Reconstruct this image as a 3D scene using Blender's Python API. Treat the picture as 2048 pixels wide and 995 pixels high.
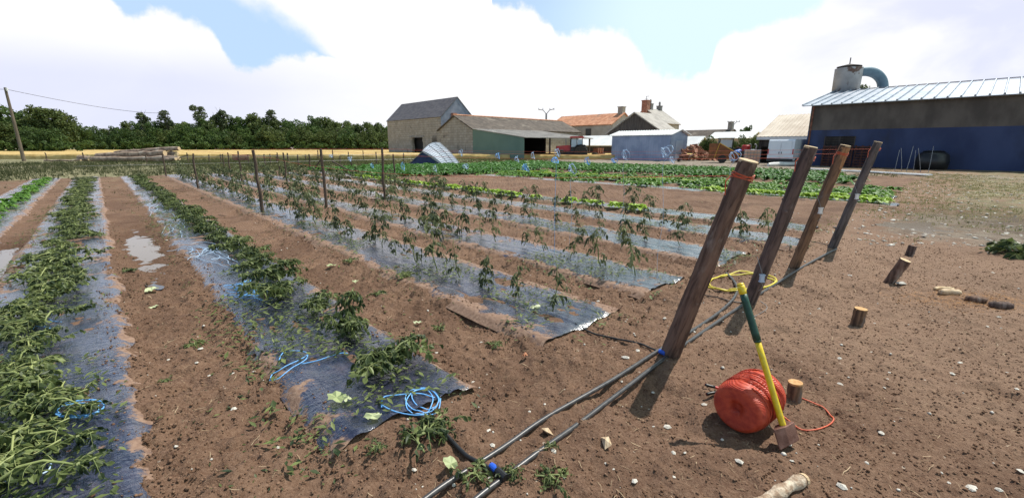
import bpy, math, random
import numpy as np
from mathutils import Vector, Matrix, Euler

for o in list(bpy.data.objects): bpy.data.objects.remove(o)
scene = bpy.context.scene
COL = scene.collection
R = math.radians
PI = math.pi

# ---------------------------------------------------------------- camera
F = 872.0; CX = 1024.0; CY = 497.5; HOR = 292.0; CAMZ = 1.6
PITCH = math.atan((CY - HOR) / F); CP, SP = math.cos(PITCH), math.sin(PITCH)
cam_d = bpy.data.cameras.new('camera')
cam_d.sensor_width = 36.0; cam_d.lens = 36.0 * F / 2048.0
cam_d.clip_start = 0.05; cam_d.clip_end = 5000
cam = bpy.data.objects.new('camera', cam_d); COL.objects.link(cam)
cam.location = (0, 0, CAMZ); cam.rotation_euler = (PI / 2 - PITCH, 0, 0)
scene.camera = cam

# survey helpers: directions, ground points and points at a known distance, measured from where the photographer stood
def ray(x, y):
    a = (x - CX) / F; b = (y - CY) / F
    return a, CP - b * SP, -(b * CP + SP)
def G(x, y, z=0.0):
    a, f, d = ray(x, y); t = (z - CAMZ) / d
    return a * t, f * t
def D(x, y, Y):
    a, f, d = ray(x, y); t = Y / f
    return Vector((a * t, Y, CAMZ + d * t))
_a, _f, _d = ray(190, HOR); _n = math.hypot(_a, _f)
DX, DY = _a / _n, _f / _n                       # u: along the crop rows, v: across them
def uv(X, Y): return X * DX + Y * DY, X * DY - Y * DX
def xy(u, v): return u * DX + v * DY, u * DY - v * DX
def atv(x, y, v):
    a, f, d = ray(x, y); t = v / (a * DY - f * DX)
    u, _ = uv(a * t, f * t); return u, CAMZ + d * t
def atu(x, y, u):
    a, f, d = ray(x, y); t = u / (a * DX + f * DY)
    _, v = uv(a * t, f * t); return v, CAMZ + d * t
def guv(x, y): return uv(*G(x, y))
ROWROT = math.atan2(-DX, DY)                    # local x = v, local y = u

# ---------------------------------------------------------------- light, sky, exposure
SUN_EL = R(60); SUN_AZ = math.atan2(0.80, 0.50)   # azimuth from +Y towards +X
sd = bpy.data.lights.new('sun', 'SUN'); sd.energy = 5.0; sd.angle = R(0.53); sd.color = (1.0, 0.94, 0.86)
sun = bpy.data.objects.new('sun', sd); COL.objects.link(sun)
sdir = Vector((math.cos(SUN_EL) * math.sin(SUN_AZ), math.cos(SUN_EL) * math.cos(SUN_AZ), math.sin(SUN_EL)))
sun.rotation_euler = sdir.to_track_quat('Z', 'Y').to_euler()
sun.location = (20, 20, 40)

scene.view_settings.view_transform = 'Standard'
scene.view_settings.look = 'None'
scene.view_settings.exposure = 0.10
scene.view_settings.gamma = 1.0
scene.view_settings.use_curve_mapping = False
scene.cycles.max_bounces = 6
scene.cycles.diffuse_bounces = 3
scene.cycles.transparent_max_bounces = 8
scene.cycles.use_adaptive_sampling = True
scene.cycles.adaptive_threshold = 0.02

world = bpy.data.worlds.new('World'); scene.world = world; world.use_nodes = True
class NT:
    """small node-tree writer"""
    def __init__(s, tree): s.t = tree; s.n = tree.nodes; s.l = tree.links
    def node(s, typ, **kw):
        n = s.n.new(typ)
        for k, v in kw.items(): setattr(n, k, v)
        return n
    def link(s, a, b): s.l.new(a, b)
    def val(s, inp, v):
        if hasattr(v, 'is_linked') or isinstance(v, bpy.types.NodeSocket): s.l.new(v, inp)
        else: inp.default_value = v
    def math(s, op, a, b=0.0, c=0.0, clamp=False):
        n = s.node('ShaderNodeMath', operation=op, use_clamp=clamp)
        s.val(n.inputs[0], a); s.val(n.inputs[1], b); s.val(n.inputs[2], c)
        return n.outputs[0]
    def mix(s, f, a, b):
        n = s.node('ShaderNodeMix', data_type='RGBA')
        s.val(n.inputs[0], f)
        for i, q in ((6, a), (7, b)):
            if isinstance(q, bpy.types.NodeSocket): s.l.new(q, n.inputs[i])
            else: n.inputs[i].default_value = (*q, 1) if len(q) == 3 else q
        return n.outputs[2]
    def smooth(s, x, lo, hi):
        n = s.node('ShaderNodeMapRange', interpolation_type='SMOOTHSTEP')
        s.val(n.inputs[0], x); s.val(n.inputs[1], lo); s.val(n.inputs[2], hi)
        n.inputs[3].default_value = 0; n.inputs[4].default_value = 1
        return n.outputs[0]
    def noise(s, vec, scale, detail=4, rough=0.55, dist=0.0):
        n = s.node('ShaderNodeTexNoise')
        if vec is not None: s.link(vec, n.inputs['Vector'])
        n.inputs['Scale'].default_value = scale; n.inputs['Detail'].default_value = detail
        n.inputs['Roughness'].default_value = rough; n.inputs['Distortion'].default_value = dist
        return n.outputs['Fac']
    def scalev(s, vec, sc):
        n = s.node('ShaderNodeMapping'); s.link(vec, n.inputs[0]); n.inputs['Scale'].default_value = sc
        return n.outputs[0]

def build_sky():
    t = NT(world.node_tree); t.n.clear()
    out = t.node('ShaderNodeOutputWorld'); bg = t.node('ShaderNodeBackground')
    t.link(bg.outputs[0], out.inputs[0])
    sky = t.node('ShaderNodeTexSky', sky_type='NISHITA')
    sky.sun_disc = False; sky.sun_elevation = SUN_EL; sky.sun_rotation = SUN_AZ
    sky.air_density = 1.0; sky.dust_density = 0.6; sky.ozone_density = 2.0
    tc = t.node('ShaderNodeTexCoord'); gen = tc.outputs['Generated']
    sep = t.node('ShaderNodeSeparateXYZ'); t.link(gen, sep.inputs[0])
    az = t.math('MULTIPLY', t.math('ARCTAN2', sep.outputs[0], sep.outputs[1]), 180 / PI)
    el = t.math('MULTIPLY', t.math('ARCSINE', sep.outputs[2]), 180 / PI)
    def ae(x, y):
        a, f, d = ray(x, y)
        return math.degrees(math.atan2(a, f)), math.degrees(math.atan2(-(-d), math.hypot(a, f)))
    def curve(pts):                                   # cloud-top elevation over azimuth
        n = t.node('ShaderNodeFloatCurve'); c = n.mapping.curves[0]
        q = [((a + 60) / 120, e / 40) for a, e in pts]
        n.mapping.clip_min_y = 0; n.mapping.clip_max_y = 1
        for i, p in enumerate(q):
            if i < 2 and i == 0: c.points[0].location = p; pt = c.points[0]
            elif i == len(q) - 1: c.points[-1].location = p; pt = c.points[-1]
            else: pt = c.points.new(*p)
            pt.handle_type = 'AUTO'
        n.mapping.update()
        t.val(n.inputs['Value'], t.math('DIVIDE', t.math('ADD', az, 60), 120))
        return t.math('MULTIPLY', n.outputs[0], 40)
    def P(*l): return [ae(x, y) if y is not None else (ae(x, 100)[0], 39.5) for x, y in l]
    big = t.noise(gen, 9, 4, 0.6); fine = t.noise(gen, 38, 5, 0.6); mid = t.noise(gen, 20, 3, 0.5)
    wob = t.math('ADD', t.math('MULTIPLY', t.math('SUBTRACT', mid, 0.5), 2.2), t.math('MULTIPLY', t.math('SUBTRACT', fine, 0.5), 2.0))
    top = curve([(-60, 30)] + P((0, -120), (215, -15), (262, 38), (290, 22), (340, 25), (400, 44), (440, 85), (462, 122), (480, 132), (560, 112), (690, 98), (705, None),
                 (960, None), (985, -2), (1060, 20), (1100, 48), (1118, 66), (1200, 52), (1250, 68), (1280, 100), (1300, 138), (1415, 150), (1428, 90), (1470, 60), (1600, 30), (1660, -10), (1740, -60)) + [(60, 30)])
    c1 = t.smooth(t.math('SUBTRACT', t.math('ADD', top, wob), el), -0.35, 0.75)
    # the veil of high cloud right of the first blue gap
    edge = curve([(-60, 39)] + P((425, None), (442, -40), (470, -12), (560, 36), (630, 84), (672, 130), (720, 170)) + [(-8, 1), (-5, 39), (60, 39)])
    c2 = t.smooth(t.math('SUBTRACT', el, t.math('ADD', edge, t.math('MULTIPLY', wob, 0.8))), -1.2, 1.6)
    infront = t.smooth(t.math('ABSOLUTE', az), 58, 48)
    low = t.smooth(el, 30, 18)
    wild = t.smooth(t.math('ADD', t.noise(gen, 3.2, 6, 0.6, 0.4), 0.0), 0.57, 0.70)
    front = t.math('MULTIPLY', infront, low)
    shaped = t.math('MAXIMUM', c1, c2)
    cl = t.math('ADD', t.math('MULTIPLY', shaped, front), t.math('MULTIPLY', wild, t.math('SUBTRACT', 1, front)), clamp=True)
    # thin milky veil everywhere low down
    veil = t.math('MULTIPLY', t.smooth(el, 30, 14), 0.90)
    # cloud colours: bright tops, lavender-grey bases
    shade = t.smooth(t.noise(t.scalev(gen, (1, 1, 2.2)), 4.0, 5, 0.55, 0.3), 0.36, 0.66)
    lowb = t.smooth(el, 10.5, 6.0)
    left = t.smooth(az, -10, -38); right = t.smooth(az, 22, 44)
    g1 = t.math('MULTIPLY', t.math('MULTIPLY', left, lowb), 0.75)
    g2 = t.math('MULTIPLY', right, t.math('MULTIPLY', t.math('SUBTRACT', 1, shade), 0.75))
    gr = t.math('ADD', t.math('MAXIMUM', g1, g2), t.math('MULTIPLY', t.math('SUBTRACT', 1, shade), 0.12), clamp=True)
    cloud = t.mix(gr, (1.10, 1.10, 1.11), (0.78, 0.82, 1.04))
    nish = t.node('ShaderNodeVectorMath', operation='SCALE'); t.link(sky.outputs[0], nish.inputs[0]); nish.inputs['Scale'].default_value = SKY_K
    pale = t.mix(t.math('MULTIPLY', t.smooth(az, 0, 18), 0.8), nish.outputs[0], (0.72, 1.0, 1.03))
    blue = t.mix(veil, pale, t.mix(t.smooth(az, 0, 16), (0.60, 0.82, 1.10), (0.84, 1.04, 1.10)))
    full = t.mix(cl, blue, cloud)
    bg.inputs[1].default_value = 0.90
    # below the horizon: plain earth tone
    ground = t.mix(t.smooth(el, -0.5, -2.0), full, (0.12, 0.09, 0.07))
    t.link(ground, bg.inputs[0])
SKY_K = 0.10
build_sky()

# ---------------------------------------------------------------- numpy noise and the lie of the land
def _hash(ix, iy, s):
    h = (ix.astype(np.int64) * 374761393 + iy.astype(np.int64) * 668265263 + s * 974711) & 0xFFFFFFFF
    h = ((h ^ (h >> 13)) * 1274126177) & 0xFFFFFFFF
    return ((h ^ (h >> 16)) & 0xFFFFFF) / float(0xFFFFFF)
def vnoise(x, y, s=0):
    x = np.asarray(x, float); y = np.asarray(y, float)
    ix = np.floor(x); iy = np.floor(y); fx = x - ix; fy = y - iy
    fx = fx * fx * (3 - 2 * fx); fy = fy * fy * (3 - 2 * fy)
    a = _hash(ix, iy, s); b = _hash(ix + 1, iy, s); c = _hash(ix, iy + 1, s); d = _hash(ix + 1, iy + 1, s)
    return a + (b - a) * fx + (c - a) * fy + (a - b - c + d) * fx * fy
def fbm(x, y, s=0, o=4, g=0.5):
    r = 0; a = 1; n = 0
    for i in range(o):
        r = r + a * vnoise(x * 2 ** i + 17.3 * i, y * 2 ** i - 9.1 * i, s + i); n += a; a *= g
    return r / n
def sst(x, lo, hi):
    t = np.clip((x - lo) / (hi - lo), 0, 1); return t * t * (3 - 2 * t)

# (v0, v1, first u, last u) of each strip of mulch film
BEDS = [(-2.55, -1.45, 6.0, 31.5), (-1.10, -0.05, 0.9, 31.5), (0.68, 1.60, 2.10, 31.0), (2.42, 3.55, 2.22, 30.5), (4.08, 5.08, 2.32, 30.0),
        (5.92, 7.00, 2.25, 29.5), (7.72, 8.75, 1.85, 29.0), (9.35, 10.35, 2.1, 28.5), (15.2, 16.1, 1.5, 19.0), (17.4, 18.4, 1.8, 15.0)]
PUDS = [(9.3, 0.30, 2.3, 0.20, 0.075), (9.0, -1.22, 1.4, 0.22, 0.07), (-0.4, 14.6, 1.5, 2.2, 0.06), (0.9, 12.2, .5, .8, .04)]
def height(x, y):
    x = np.asarray(x, float); y = np.asarray(y, float)
    u = x * DX + y * DY; v = x * DY - y * DX
    dist = np.hypot(x, y)
    bed = np.zeros_like(u); sh = np.zeros_like(u)
    for v0, v1, u0, u1 in BEDS:
        inside = sst(u, u0 - .12, u0 + .15) * (1 - sst(u, u1 - .2, u1 + .2))
        w = sst(v, v0 - .05, v0 + .10) * (1 - sst(v, v1 - .10, v1 + .05))
        bed = np.maximum(bed, w * inside)
        sh = np.maximum(sh, inside * np.exp(-((v - v0 + .04) / .10) ** 2)); sh = np.maximum(sh, inside * np.exp(-((v - v1 - .04) / .10) ** 2))
    rough = 1 - .86 * bed
    far = 1 - .6 * sst(dist, 25, 60)
    z = .07 * (fbm(x * .45, y * .45, 3) - .5) * far
    rough = rough * (1 - .38 * sst(v, .5, 2.5) * (1 - sst(u, 1.2, 2.2)))
    z = z + rough * (.105 * (fbm(x * 2.3, y * 2.3, 11) - .5) + .125 * (np.abs(fbm(x * 8.5, y * 8.5, 21, 4, .6) - .5)) * far + .044 * (fbm(x * 19, y * 19, 33, 3, .6) - .5) * far)
    z = z + .045 * bed + sh * (.05 * (fbm(x * 5, y * 5, 41) - .28))
    # footprints in the trodden strip in front of the posts
    fp = vnoise(x * 3.1, y * 3.1, 77); z = z - .030 * sst(fp, .68, .86) * (1 - bed)
    for pu, pv, a, b, dp in PUDS:
        e = ((u - pu) / a) ** 2 + ((v - pv) / b) ** 2
        z = z - dp * np.exp(-e * 1.1) * (1 - bed)
    return z
def hz(x, y): return float(height(np.array([x]), np.array([y]))[0])

# ---------------------------------------------------------------- object helpers
class MB:
    """collects shapes, then links them as one mesh object"""
    def __init__(s): s.v = []; s.f = []; s.t = []
    def add(s, vs, fs, tint=0.5):
        n = len(s.v); s.v += [tuple(p) for p in vs]; s.f += [tuple(i + n for i in f) for f in fs]; s.t += [tint] * len(vs)
    def box(s, c, size, rot=None):
        hx, hy, h_ = size[0] / 2, size[1] / 2, size[2] / 2
        vs = [Vector((a * hx, b * hy, e * h_)) for a in (-1, 1) for b in (-1, 1) for e in (-1, 1)]
        if rot is not None: vs = [rot @ p for p in vs]
        vs = [p + Vector(c) for p in vs]
        s.add(vs, [(0, 1, 3, 2), (4, 6, 7, 5), (0, 4, 5, 1), (2, 3, 7, 6), (0, 2, 6, 4), (1, 5, 7, 3)])
    def box2(s, lo, hi): s.box([(a + b) / 2 for a, b in zip(lo, hi)], [b - a for a, b in zip(lo, hi)])
    def prism(s, poly, vec):                      # planar polygon pushed along vec
        n = len(poly); vec = Vector(vec); vs = [Vector(p) for p in poly] + [Vector(p) + vec for p in poly]
        s.add(vs, [tuple(range(n))[::-1], tuple(range(n, 2 * n))] + [(i, (i + 1) % n, n + (i + 1) % n, n + i) for i in range(n)])
    def tube(s, pts, rad, n=8, cap=True, tint=.5, wob=0, rng=None, closed=False):
        pts = [Vector(p) for p in pts]; m = len(pts)
        if not hasattr(rad, '__len__'): rad = [rad] * m
        vs = []; ref = Vector((0, 0, 1)); prev = None
        for i, p in enumerate(pts):
            if closed: d = pts[(i + 1) % m] - pts[i - 1]
            else: d = pts[min(i + 1, m - 1)] - pts[max(i - 1, 0)]
            if d.length < 1e-9: d = Vector((0, 0, 1))
            d.normalize()
            if prev is None:
                a = d.cross(ref)
                if a.length < .1: a = d.cross(Vector((1, 0, 0)))
                a.normalize()
            else:
                a = prev - d * prev.dot(d)
                if a.length < 1e-6: a = d.cross(ref)
                a.normalize()
            prev = a; b = d.cross(a)
            for k in range(n):
                r = rad[i]
                if wob: r *= 1 + wob * (rng.random() - .5)
                th = 2 * PI * k / n; vs.append(p + a * math.cos(th) * r + b * math.sin(th) * r)
        fs = []
        for i in range(m if closed else m - 1):
            for k in range(n):
                j = (i + 1) % m
                fs.append((i * n + k, i * n + (k + 1) % n, j * n + (k + 1) % n, j * n + k))
        if cap and not closed: fs += [tuple(range(n))[::-1], tuple((m - 1) * n + k for k in range(n))]
        s.add(vs, fs, tint)
    def lathe(s, prof, n=24, M=None, cap=True):
        M = M or Matrix.Identity(4)
        vs = [M @ Vector((r * math.cos(2 * PI * k / n), r * math.sin(2 * PI * k / n), z)) for r, z in prof for k in range(n)]
        fs = [(i * n + k, i * n + (k + 1) % n, (i + 1) * n + (k + 1) % n, (i + 1) * n + k) for i in range(len(prof) - 1) for k in range(n)]
        if cap: fs += [tuple(range(n))[::-1], tuple((len(prof) - 1) * n + k for k in range(n))]
        s.add(vs, fs)
    def mesh(s, name, m=None, smooth=False):
        me = bpy.data.meshes.new(name); me.from_pydata(s.v, [], s.f)
        at = me.attributes.new('tint', 'FLOAT', 'POINT'); at.data.foreach_set('value', s.t)
        if m: me.materials.append(m)
        if smooth: me.polygons.foreach_set('use_smooth', [True] * len(me.polygons))
        me.update(); return me
    def build(s, name, m, parent=None, smooth=False, label=None):
        o = bpy.data.objects.new(name, s.mesh(name, m, smooth)); COL.objects.link(o)
        if parent: o.parent = parent
        if label: o['label'] = label
        return o
def npmesh(name, verts, faces, m, smooth=True, attrs=None):
    me = bpy.data.meshes.new(name)
    me.vertices.add(len(verts)); me.vertices.foreach_set('co', np.ascontiguousarray(verts, np.float32).ravel())
    k = faces.shape[1]
    me.loops.add(faces.size); me.loops.foreach_set('vertex_index', np.ascontiguousarray(faces, np.int32).ravel())
    me.polygons.add(len(faces)); me.polygons.foreach_set('loop_start', np.arange(0, faces.size, k, dtype=np.int32))
    me.polygons.foreach_set('loop_total', np.full(len(faces), k, np.int32))
    if smooth: me.polygons.foreach_set('use_smooth', np.ones(len(faces), bool))
    for an, av in (attrs or {}).items():
        at = me.attributes.new(an, 'FLOAT', 'POINT'); at.data.foreach_set('value', np.ascontiguousarray(av, np.float32))
    me.materials.append(m); me.update(calc_edges=True); me.validate()
    o = bpy.data.objects.new(name, me); COL.objects.link(o); return o
def tag(o, label=None, cat=None, group=None, kind=None):
    if label: o['label'] = label
    if cat: o['category'] = cat
    if group: o['group'] = group
    if kind: o['kind'] = kind
    return o
def thing(name, label, cat, loc=(0, 0, 0), rotz=0.0, group=None):
    o = bpy.data.objects.new(name, None); COL.objects.link(o); o.empty_display_size = .2
    o.location = loc; o.rotation_euler = (0, 0, rotz)
    return tag(o, label, cat, group)
def dup(root, loc, rot=(0, 0, 0), sc=1.0, label=None, group=None):
    r = root.copy(); COL.objects.link(r); r.location = loc; r.rotation_euler = rot
    r.scale = (sc, sc, sc) if not hasattr(sc, '__len__') else sc
    tag(r, label, None, group)
    for ch in KIDS.get(root.name, []):
        c = ch.copy(); COL.objects.link(c); c.parent = r
    return r
KIDS = {}
def remember(root, *ch): KIDS[root.name] = list(ch); return root
def smoothpath(pts, n=8):
    pts = [Vector(p) for p in pts]; out = []
    for i in range(len(pts) - 1):
        p0 = pts[max(i - 1, 0)]; p1 = pts[i]; p2 = pts[i + 1]; p3 = pts[min(i + 2, len(pts) - 1)]
        for k in range(n):
            t = k / n
            out.append(.5 * ((2 * p1) + (p2 - p0) * t + (2 * p0 - 5 * p1 + 4 * p2 - p3) * t * t + (3 * p1 - p0 - 3 * p2 + p3) * t ** 3))
    out.append(pts[-1]); return out

# ---------------------------------------------------------------- materials
def mat(name, c1, c2=None, scale=6, rough=.7, metal=0, bump=0, bscale=None, spec=.5, stretch=None, detail=5, lo=.35, hi=.65, c3=None, s3=1.5, l3=.55, h3=.7, coat=0, attr=None, bdist=.02):
    m = bpy.data.materials.new(name); m.use_nodes = True
    t = NT(m.node_tree); b = t.n['Principled BSDF']
    tc = t.node('ShaderNodeTexCoord'); vec = tc.outputs['Object']
    if stretch: vec = t.scalev(vec, stretch)
    if c2 is None: b.inputs['Base Color'].default_value = (*c1, 1)
    else:
        col = t.mix(t.smooth(t.noise(vec, scale, detail), lo, hi), c1, c2)
        if c3: col = t.mix(t.smooth(t.noise(vec, s3, 5, .6, .3), l3, h3), col, c3)
        t.link(col, b.inputs['Base Color'])
    b.inputs['Roughness'].default_value = rough; b.inputs['Metallic'].default_value = metal
    b.inputs['Specular IOR Level'].default_value = spec
    if coat: b.inputs['Coat Weight'].default_value = coat
    if bump:
        bn = t.node('ShaderNodeBump'); bn.inputs['Strength'].default_value = bump; bn.inputs['Distance'].default_value = bdist
        t.link(t.noise(vec, bscale or scale * 3, 6, .65), bn.inputs['Height']); t.link(bn.outputs[0], b.inputs['Normal'])
    return m
def leafmat(name, dark, light, trans=.35, rough=.5, spec=.35, vscale=0):
    m = bpy.data.materials.new(name); m.use_nodes = True
    t = NT(m.node_tree); b = t.n['Principled BSDF']; out = t.n['Material Output']
    at = t.node('ShaderNodeAttribute', attribute_name='tint')
    oi = t.node('ShaderNodeObjectInfo')
    f = t.math('ADD', at.outputs['Fac'], t.math('MULTIPLY', t.math('SUBTRACT', oi.outputs['Random'], .5), .35), clamp=True)
    col = t.mix(f, dark, light)
    t.link(col, b.inputs['Base Color']); b.inputs['Roughness'].default_value = rough; b.inputs['Specular IOR Level'].default_value = spec
    tr = t.node('ShaderNodeBsdfTranslucent'); t.link(col, tr.inputs[0])
    mx = t.node('ShaderNodeMixShader'); mx.inputs[0].default_value = trans
    t.link(b.outputs[0], mx.inputs[1]); t.link(tr.outputs[0], mx.inputs[2]); t.link(mx.outputs[0], out.inputs[0])
    return m

def soil_color(t, vec):
    big = t.smooth(t.noise(vec, 1.1, 5, .6), .32, .68)
    midn = t.smooth(t.noise(vec, 7, 5, .6), .3, .7)
    fine = t.smooth(t.noise(vec, 60, 4, .6), .3, .72)
    c = t.mix(big, (.118, .062, .036), (.192, .112, .070))
    c = t.mix(t.math('MULTIPLY', midn, .55), c, (.105, .055, .036))
    c = t.mix(t.math('MULTIPLY', fine, .6), c, (.285, .182, .122))
    c = t.mix(t.math('MULTIPLY', t.smooth(t.noise(vec, 38, 5, .65), .60, .74), .40), c, (.060, .034, .024))  # dark specks paint the shade of small pits into the colour
    return c
def soil_bump(t, vec, strength=1.0):
    bn = t.node('ShaderNodeBump'); bn.inputs['Strength'].default_value = strength; bn.inputs['Distance'].default_value = .025
    h = t.math('ADD', t.noise(vec, 22, 6, .7), t.math('MULTIPLY', t.noise(vec, 90, 4, .7), .35))
    t.link(h, bn.inputs['Height']); return bn.outputs[0]
def make_soil():
    m = bpy.data.materials.new('soil'); m.use_nodes = True
    t = NT(m.node_tree); b = t.n['Principled BSDF']
    vec = t.node('ShaderNodeTexCoord').outputs['Object']
    c = soil_color(t, vec)
    c = t.mix(t.math('MULTIPLY', t.smooth(t.noise(vec, .5, 6, .65, .5), .48, .62), .55), c, (.085, .044, .027))
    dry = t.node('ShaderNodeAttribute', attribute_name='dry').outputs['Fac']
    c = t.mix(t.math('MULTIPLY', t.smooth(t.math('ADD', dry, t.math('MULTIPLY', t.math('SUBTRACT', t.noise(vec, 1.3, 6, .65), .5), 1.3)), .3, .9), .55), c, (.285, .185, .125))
    gr = t.node('ShaderNodeAttribute', attribute_name='grass').outputs['Fac']
    ga = t.smooth(t.math('ADD', gr, t.math('MULTIPLY', t.math('SUBTRACT', t.noise(vec, 1.7, 6, .65), .5), 1.0)), .35, .72)
    gcol = t.mix(t.smooth(t.noise(vec, 3.5, 5, .65), .35, .65), (.10, .105, .045), (.29, .255, .15))
    c = t.mix(ga, c, gcol)
    yd = t.node('ShaderNodeAttribute', attribute_name='yard').outputs['Fac']
    ycol = t.mix(t.smooth(t.noise(vec, 2.5, 6, .65), .35, .65), (.17, .13, .10), (.30, .26, .205))
    c = t.mix(t.smooth(t.math('ADD', yd, t.math('MULTIPLY', t.math('SUBTRACT', t.noise(vec, 1.1, 6, .65), .5), .8)), .4, .7), c, ycol)
    # pale crumbs of stone and chaff scattered through the soil
    vo = t.node('ShaderNodeTexVoronoi'); t.link(vec, vo.inputs['Vector']); vo.inputs['Scale'].default_value = 17
    pick = t.math('GREATER_THAN', t.node('ShaderNodeSeparateColor').outputs[0], .5)
    sc = t.node('ShaderNodeSeparateColor'); t.link(vo.outputs['Color'], sc.inputs[0])
    pick = t.math('MULTIPLY', t.math('GREATER_THAN', sc.outputs[0], .91), t.smooth(vo.outputs['Distance'], .16, .10))
    c = t.mix(t.math('MULTIPLY', pick, .8), c, (.46, .38, .30))
    wet = t.node('ShaderNodeAttribute', attribute_name='wet').outputs['Fac']
    dk = t.node('ShaderNodeMix', data_type='RGBA', blend_type='MULTIPLY'); t.link(wet, dk.inputs[0]); t.link(c, dk.inputs[6]); dk.inputs[7].default_value = (.6, .55, .52, 1)
    t.link(dk.outputs[2], b.inputs['Base Color'])
    b.inputs['Roughness'].default_value = .9; b.inputs['Specular IOR Level'].default_value = .25
    t.link(soil_bump(t, vec), b.inputs['Normal'])
    return m
def make_film():
    m = bpy.data.materials.new('mulch_film'); m.use_nodes = True
    t = NT(m.node_tree); b = t.n['Principled BSDF']; out = t.n['Material Output']
    vec = t.node('ShaderNodeTexCoord').outputs['Object']
    rowv = t.node('ShaderNodeMapping'); t.link(vec, rowv.inputs[0]); rowv.inputs['Rotation'].default_value = (0, 0, -ROWROT)
    rv = rowv.outputs[0]
    film = t.mix(t.smooth(t.noise(vec, 9, 5, .6), .3, .7), (.010, .012, .026), (.030, .034, .064))
    t.link(film, b.inputs['Base Color']); b.inputs['Roughness'].default_value = .26; b.inputs['IOR'].default_value = 1.65; b.inputs['Specular IOR Level'].default_value = .7; b.inputs['Coat Weight'].default_value = 1; b.inputs['Coat Roughness'].default_value = .16
    wr = t.scalev(rv, (26, 5.5, 10)); wr2 = t.scalev(rv, (9, 15, 10))
    hgt = t.math('ADD', t.noise(wr, 1.0, 5, .6, .6), t.math('MULTIPLY', t.noise(wr2, 1.6, 4, .6), .8))
    bn = t.node('ShaderNodeBump'); bn.inputs['Strength'].default_value = .65; bn.inputs['Distance'].default_value = .014
    t.link(hgt, bn.inputs['Height']); t.link(bn.outputs[0], b.inputs['Normal']); t.link(bn.outputs[0], b.inputs['Coat Normal'])
    so = t.node('ShaderNodeBsdfPrincipled'); so.inputs['Roughness'].default_value = .85; so.inputs['Specular IOR Level'].default_value = .3
    t.link(t.mix(t.smooth(t.noise(vec, 30, 4), .3, .7), (.19, .115, .080), (.29, .19, .135)), so.inputs['Base Color']); t.link(soil_bump(t, vec, .4), so.inputs['Normal'])
    ed = t.node('ShaderNodeAttribute', attribute_name='dirt').outputs['Fac']
    mud = t.smooth(t.math('ADD', t.math('ADD', t.noise(vec, 3.2, 6, .68, .5), t.math('MULTIPLY', t.noise(vec, 26, 4, .6), .25)), t.math('MULTIPLY', ed, .32)), .73, .82)
    dust = t.math('MULTIPLY', t.smooth(t.noise(vec, 4.5, 6, .7), .48, .85), .22)
    mx = t.node('ShaderNodeMixShader'); t.link(t.math('MAXIMUM', mud, dust), mx.inputs[0]); t.link(b.outputs[0], mx.inputs[1]); t.link(so.outputs[0], mx.inputs[2])
    t.link(mx.outputs[0], out.inputs[0]); return m
def make_bark(name, dark, mid, grey):
    m = bpy.data.materials.new(name); m.use_nodes = True
    t = NT(m.node_tree); b = t.n['Principled BSDF']; vec = t.node('ShaderNodeTexCoord').outputs['Object']
    st = t.scalev(vec, (26, 26, 3.2))
    c = t.mix(t.smooth(t.noise(st, 1.0, 6, .65, .6), .34, .62), dark, mid)
    c = t.mix(t.smooth(t.noise(t.scalev(vec, (7, 7, 2.2)), 1.0, 5, .6), .55, .68), c, grey)
    t.link(c, b.inputs['Base Color']); b.inputs['Roughness'].default_value = .85; b.inputs['Specular IOR Level'].default_value = .2
    bn = t.node('ShaderNodeBump'); bn.inputs['Strength'].default_value = .9; bn.inputs['Distance'].default_value = .012
    t.link(t.noise(st, 1.3, 6, .7, .6), bn.inputs['Height']); t.link(bn.outputs[0], b.inputs['Normal']); return m

M = {}
M['soil'] = make_soil(); M['film'] = make_film()
M['bark_red'] = make_bark('bark_reddish', (.085, .052, .040), (.215, .135, .100), (.30, .235, .195))
M['bark_dark'] = make_bark('bark_dark', (.066, .047, .042), (.165, .115, .098), (.25, .20, .18))
M['bark_tan'] = make_bark('bark_tan', (.085, .052, .036), (.25, .150, .090), (.20, .16, .14))
M['bark_grey'] = make_bark('bark_grey', (.070, .060, .056), (.165, .140, .130), (.28, .26, .245))
M['sawn'] = mat('sawn_wood', (.52, .36, .20), (.68, .52, .33), 30, .8, bump=.3)
M['sawn_or'] = mat('sawn_wood_orange', (.48, .25, .09), (.60, .36, .16), 40, .8, bump=.3)
M['leaf'] = leafmat('tomato_leaf', (.034, .052, .022), (.255, .275, .125), .30)
M['leafg'] = leafmat('tomato_leaf_fresh', (.022, .042, .014), (.215, .260, .085), .30)
M['stem'] = mat('green_stem', (.13, .16, .05), (.22, .25, .09), 12, .6)
M['stemy'] = mat('pale_stem', (.15, .19, .055), (.29, .32, .115), 5, .55)
M['lettuce'] = leafmat('lettuce_leaf', (.20, .34, .03), (.42, .58, .08), .35)
M['chard'] = leafmat('chard_leaf', (.028, .092, .020), (.120, .270, .055), .3)
M['chard2'] = leafmat('spinach_leaf', (.045, .12, .018), (.17, .33, .05), .35)
M['grass'] = leafmat('grass_blade', (.045, .065, .020), (.21, .20, .075), .3, .7)
M['grassy'] = leafmat('dry_grass_blade', (.12, .125, .045), (.40, .36, .17), .3, .7)
M['grassd'] = leafmat('weed_blade', (.028, .042, .016), (.12, .125, .05), .3, .7)
M['treeleaf'] = leafmat('tree_leaf', (.034, .064, .020), (.120, .185, .045), .34, .6, .25)
M['treeleaf2'] = leafmat('poplar_leaf', (.055, .078, .040), (.17, .20, .095), .30, .6, .25)
M['treeleaf3'] = leafmat('olive_tree_leaf', (.048, .074, .022), (.165, .205, .060), .34, .6, .25)
M['trunk'] = mat('trunk', (.05, .04, .03), (.10, .08, .06), 6, .9, bump=.5)
M['water'] = mat('water', (.09, .065, .05), None, rough=.06, spec=.6)
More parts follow.
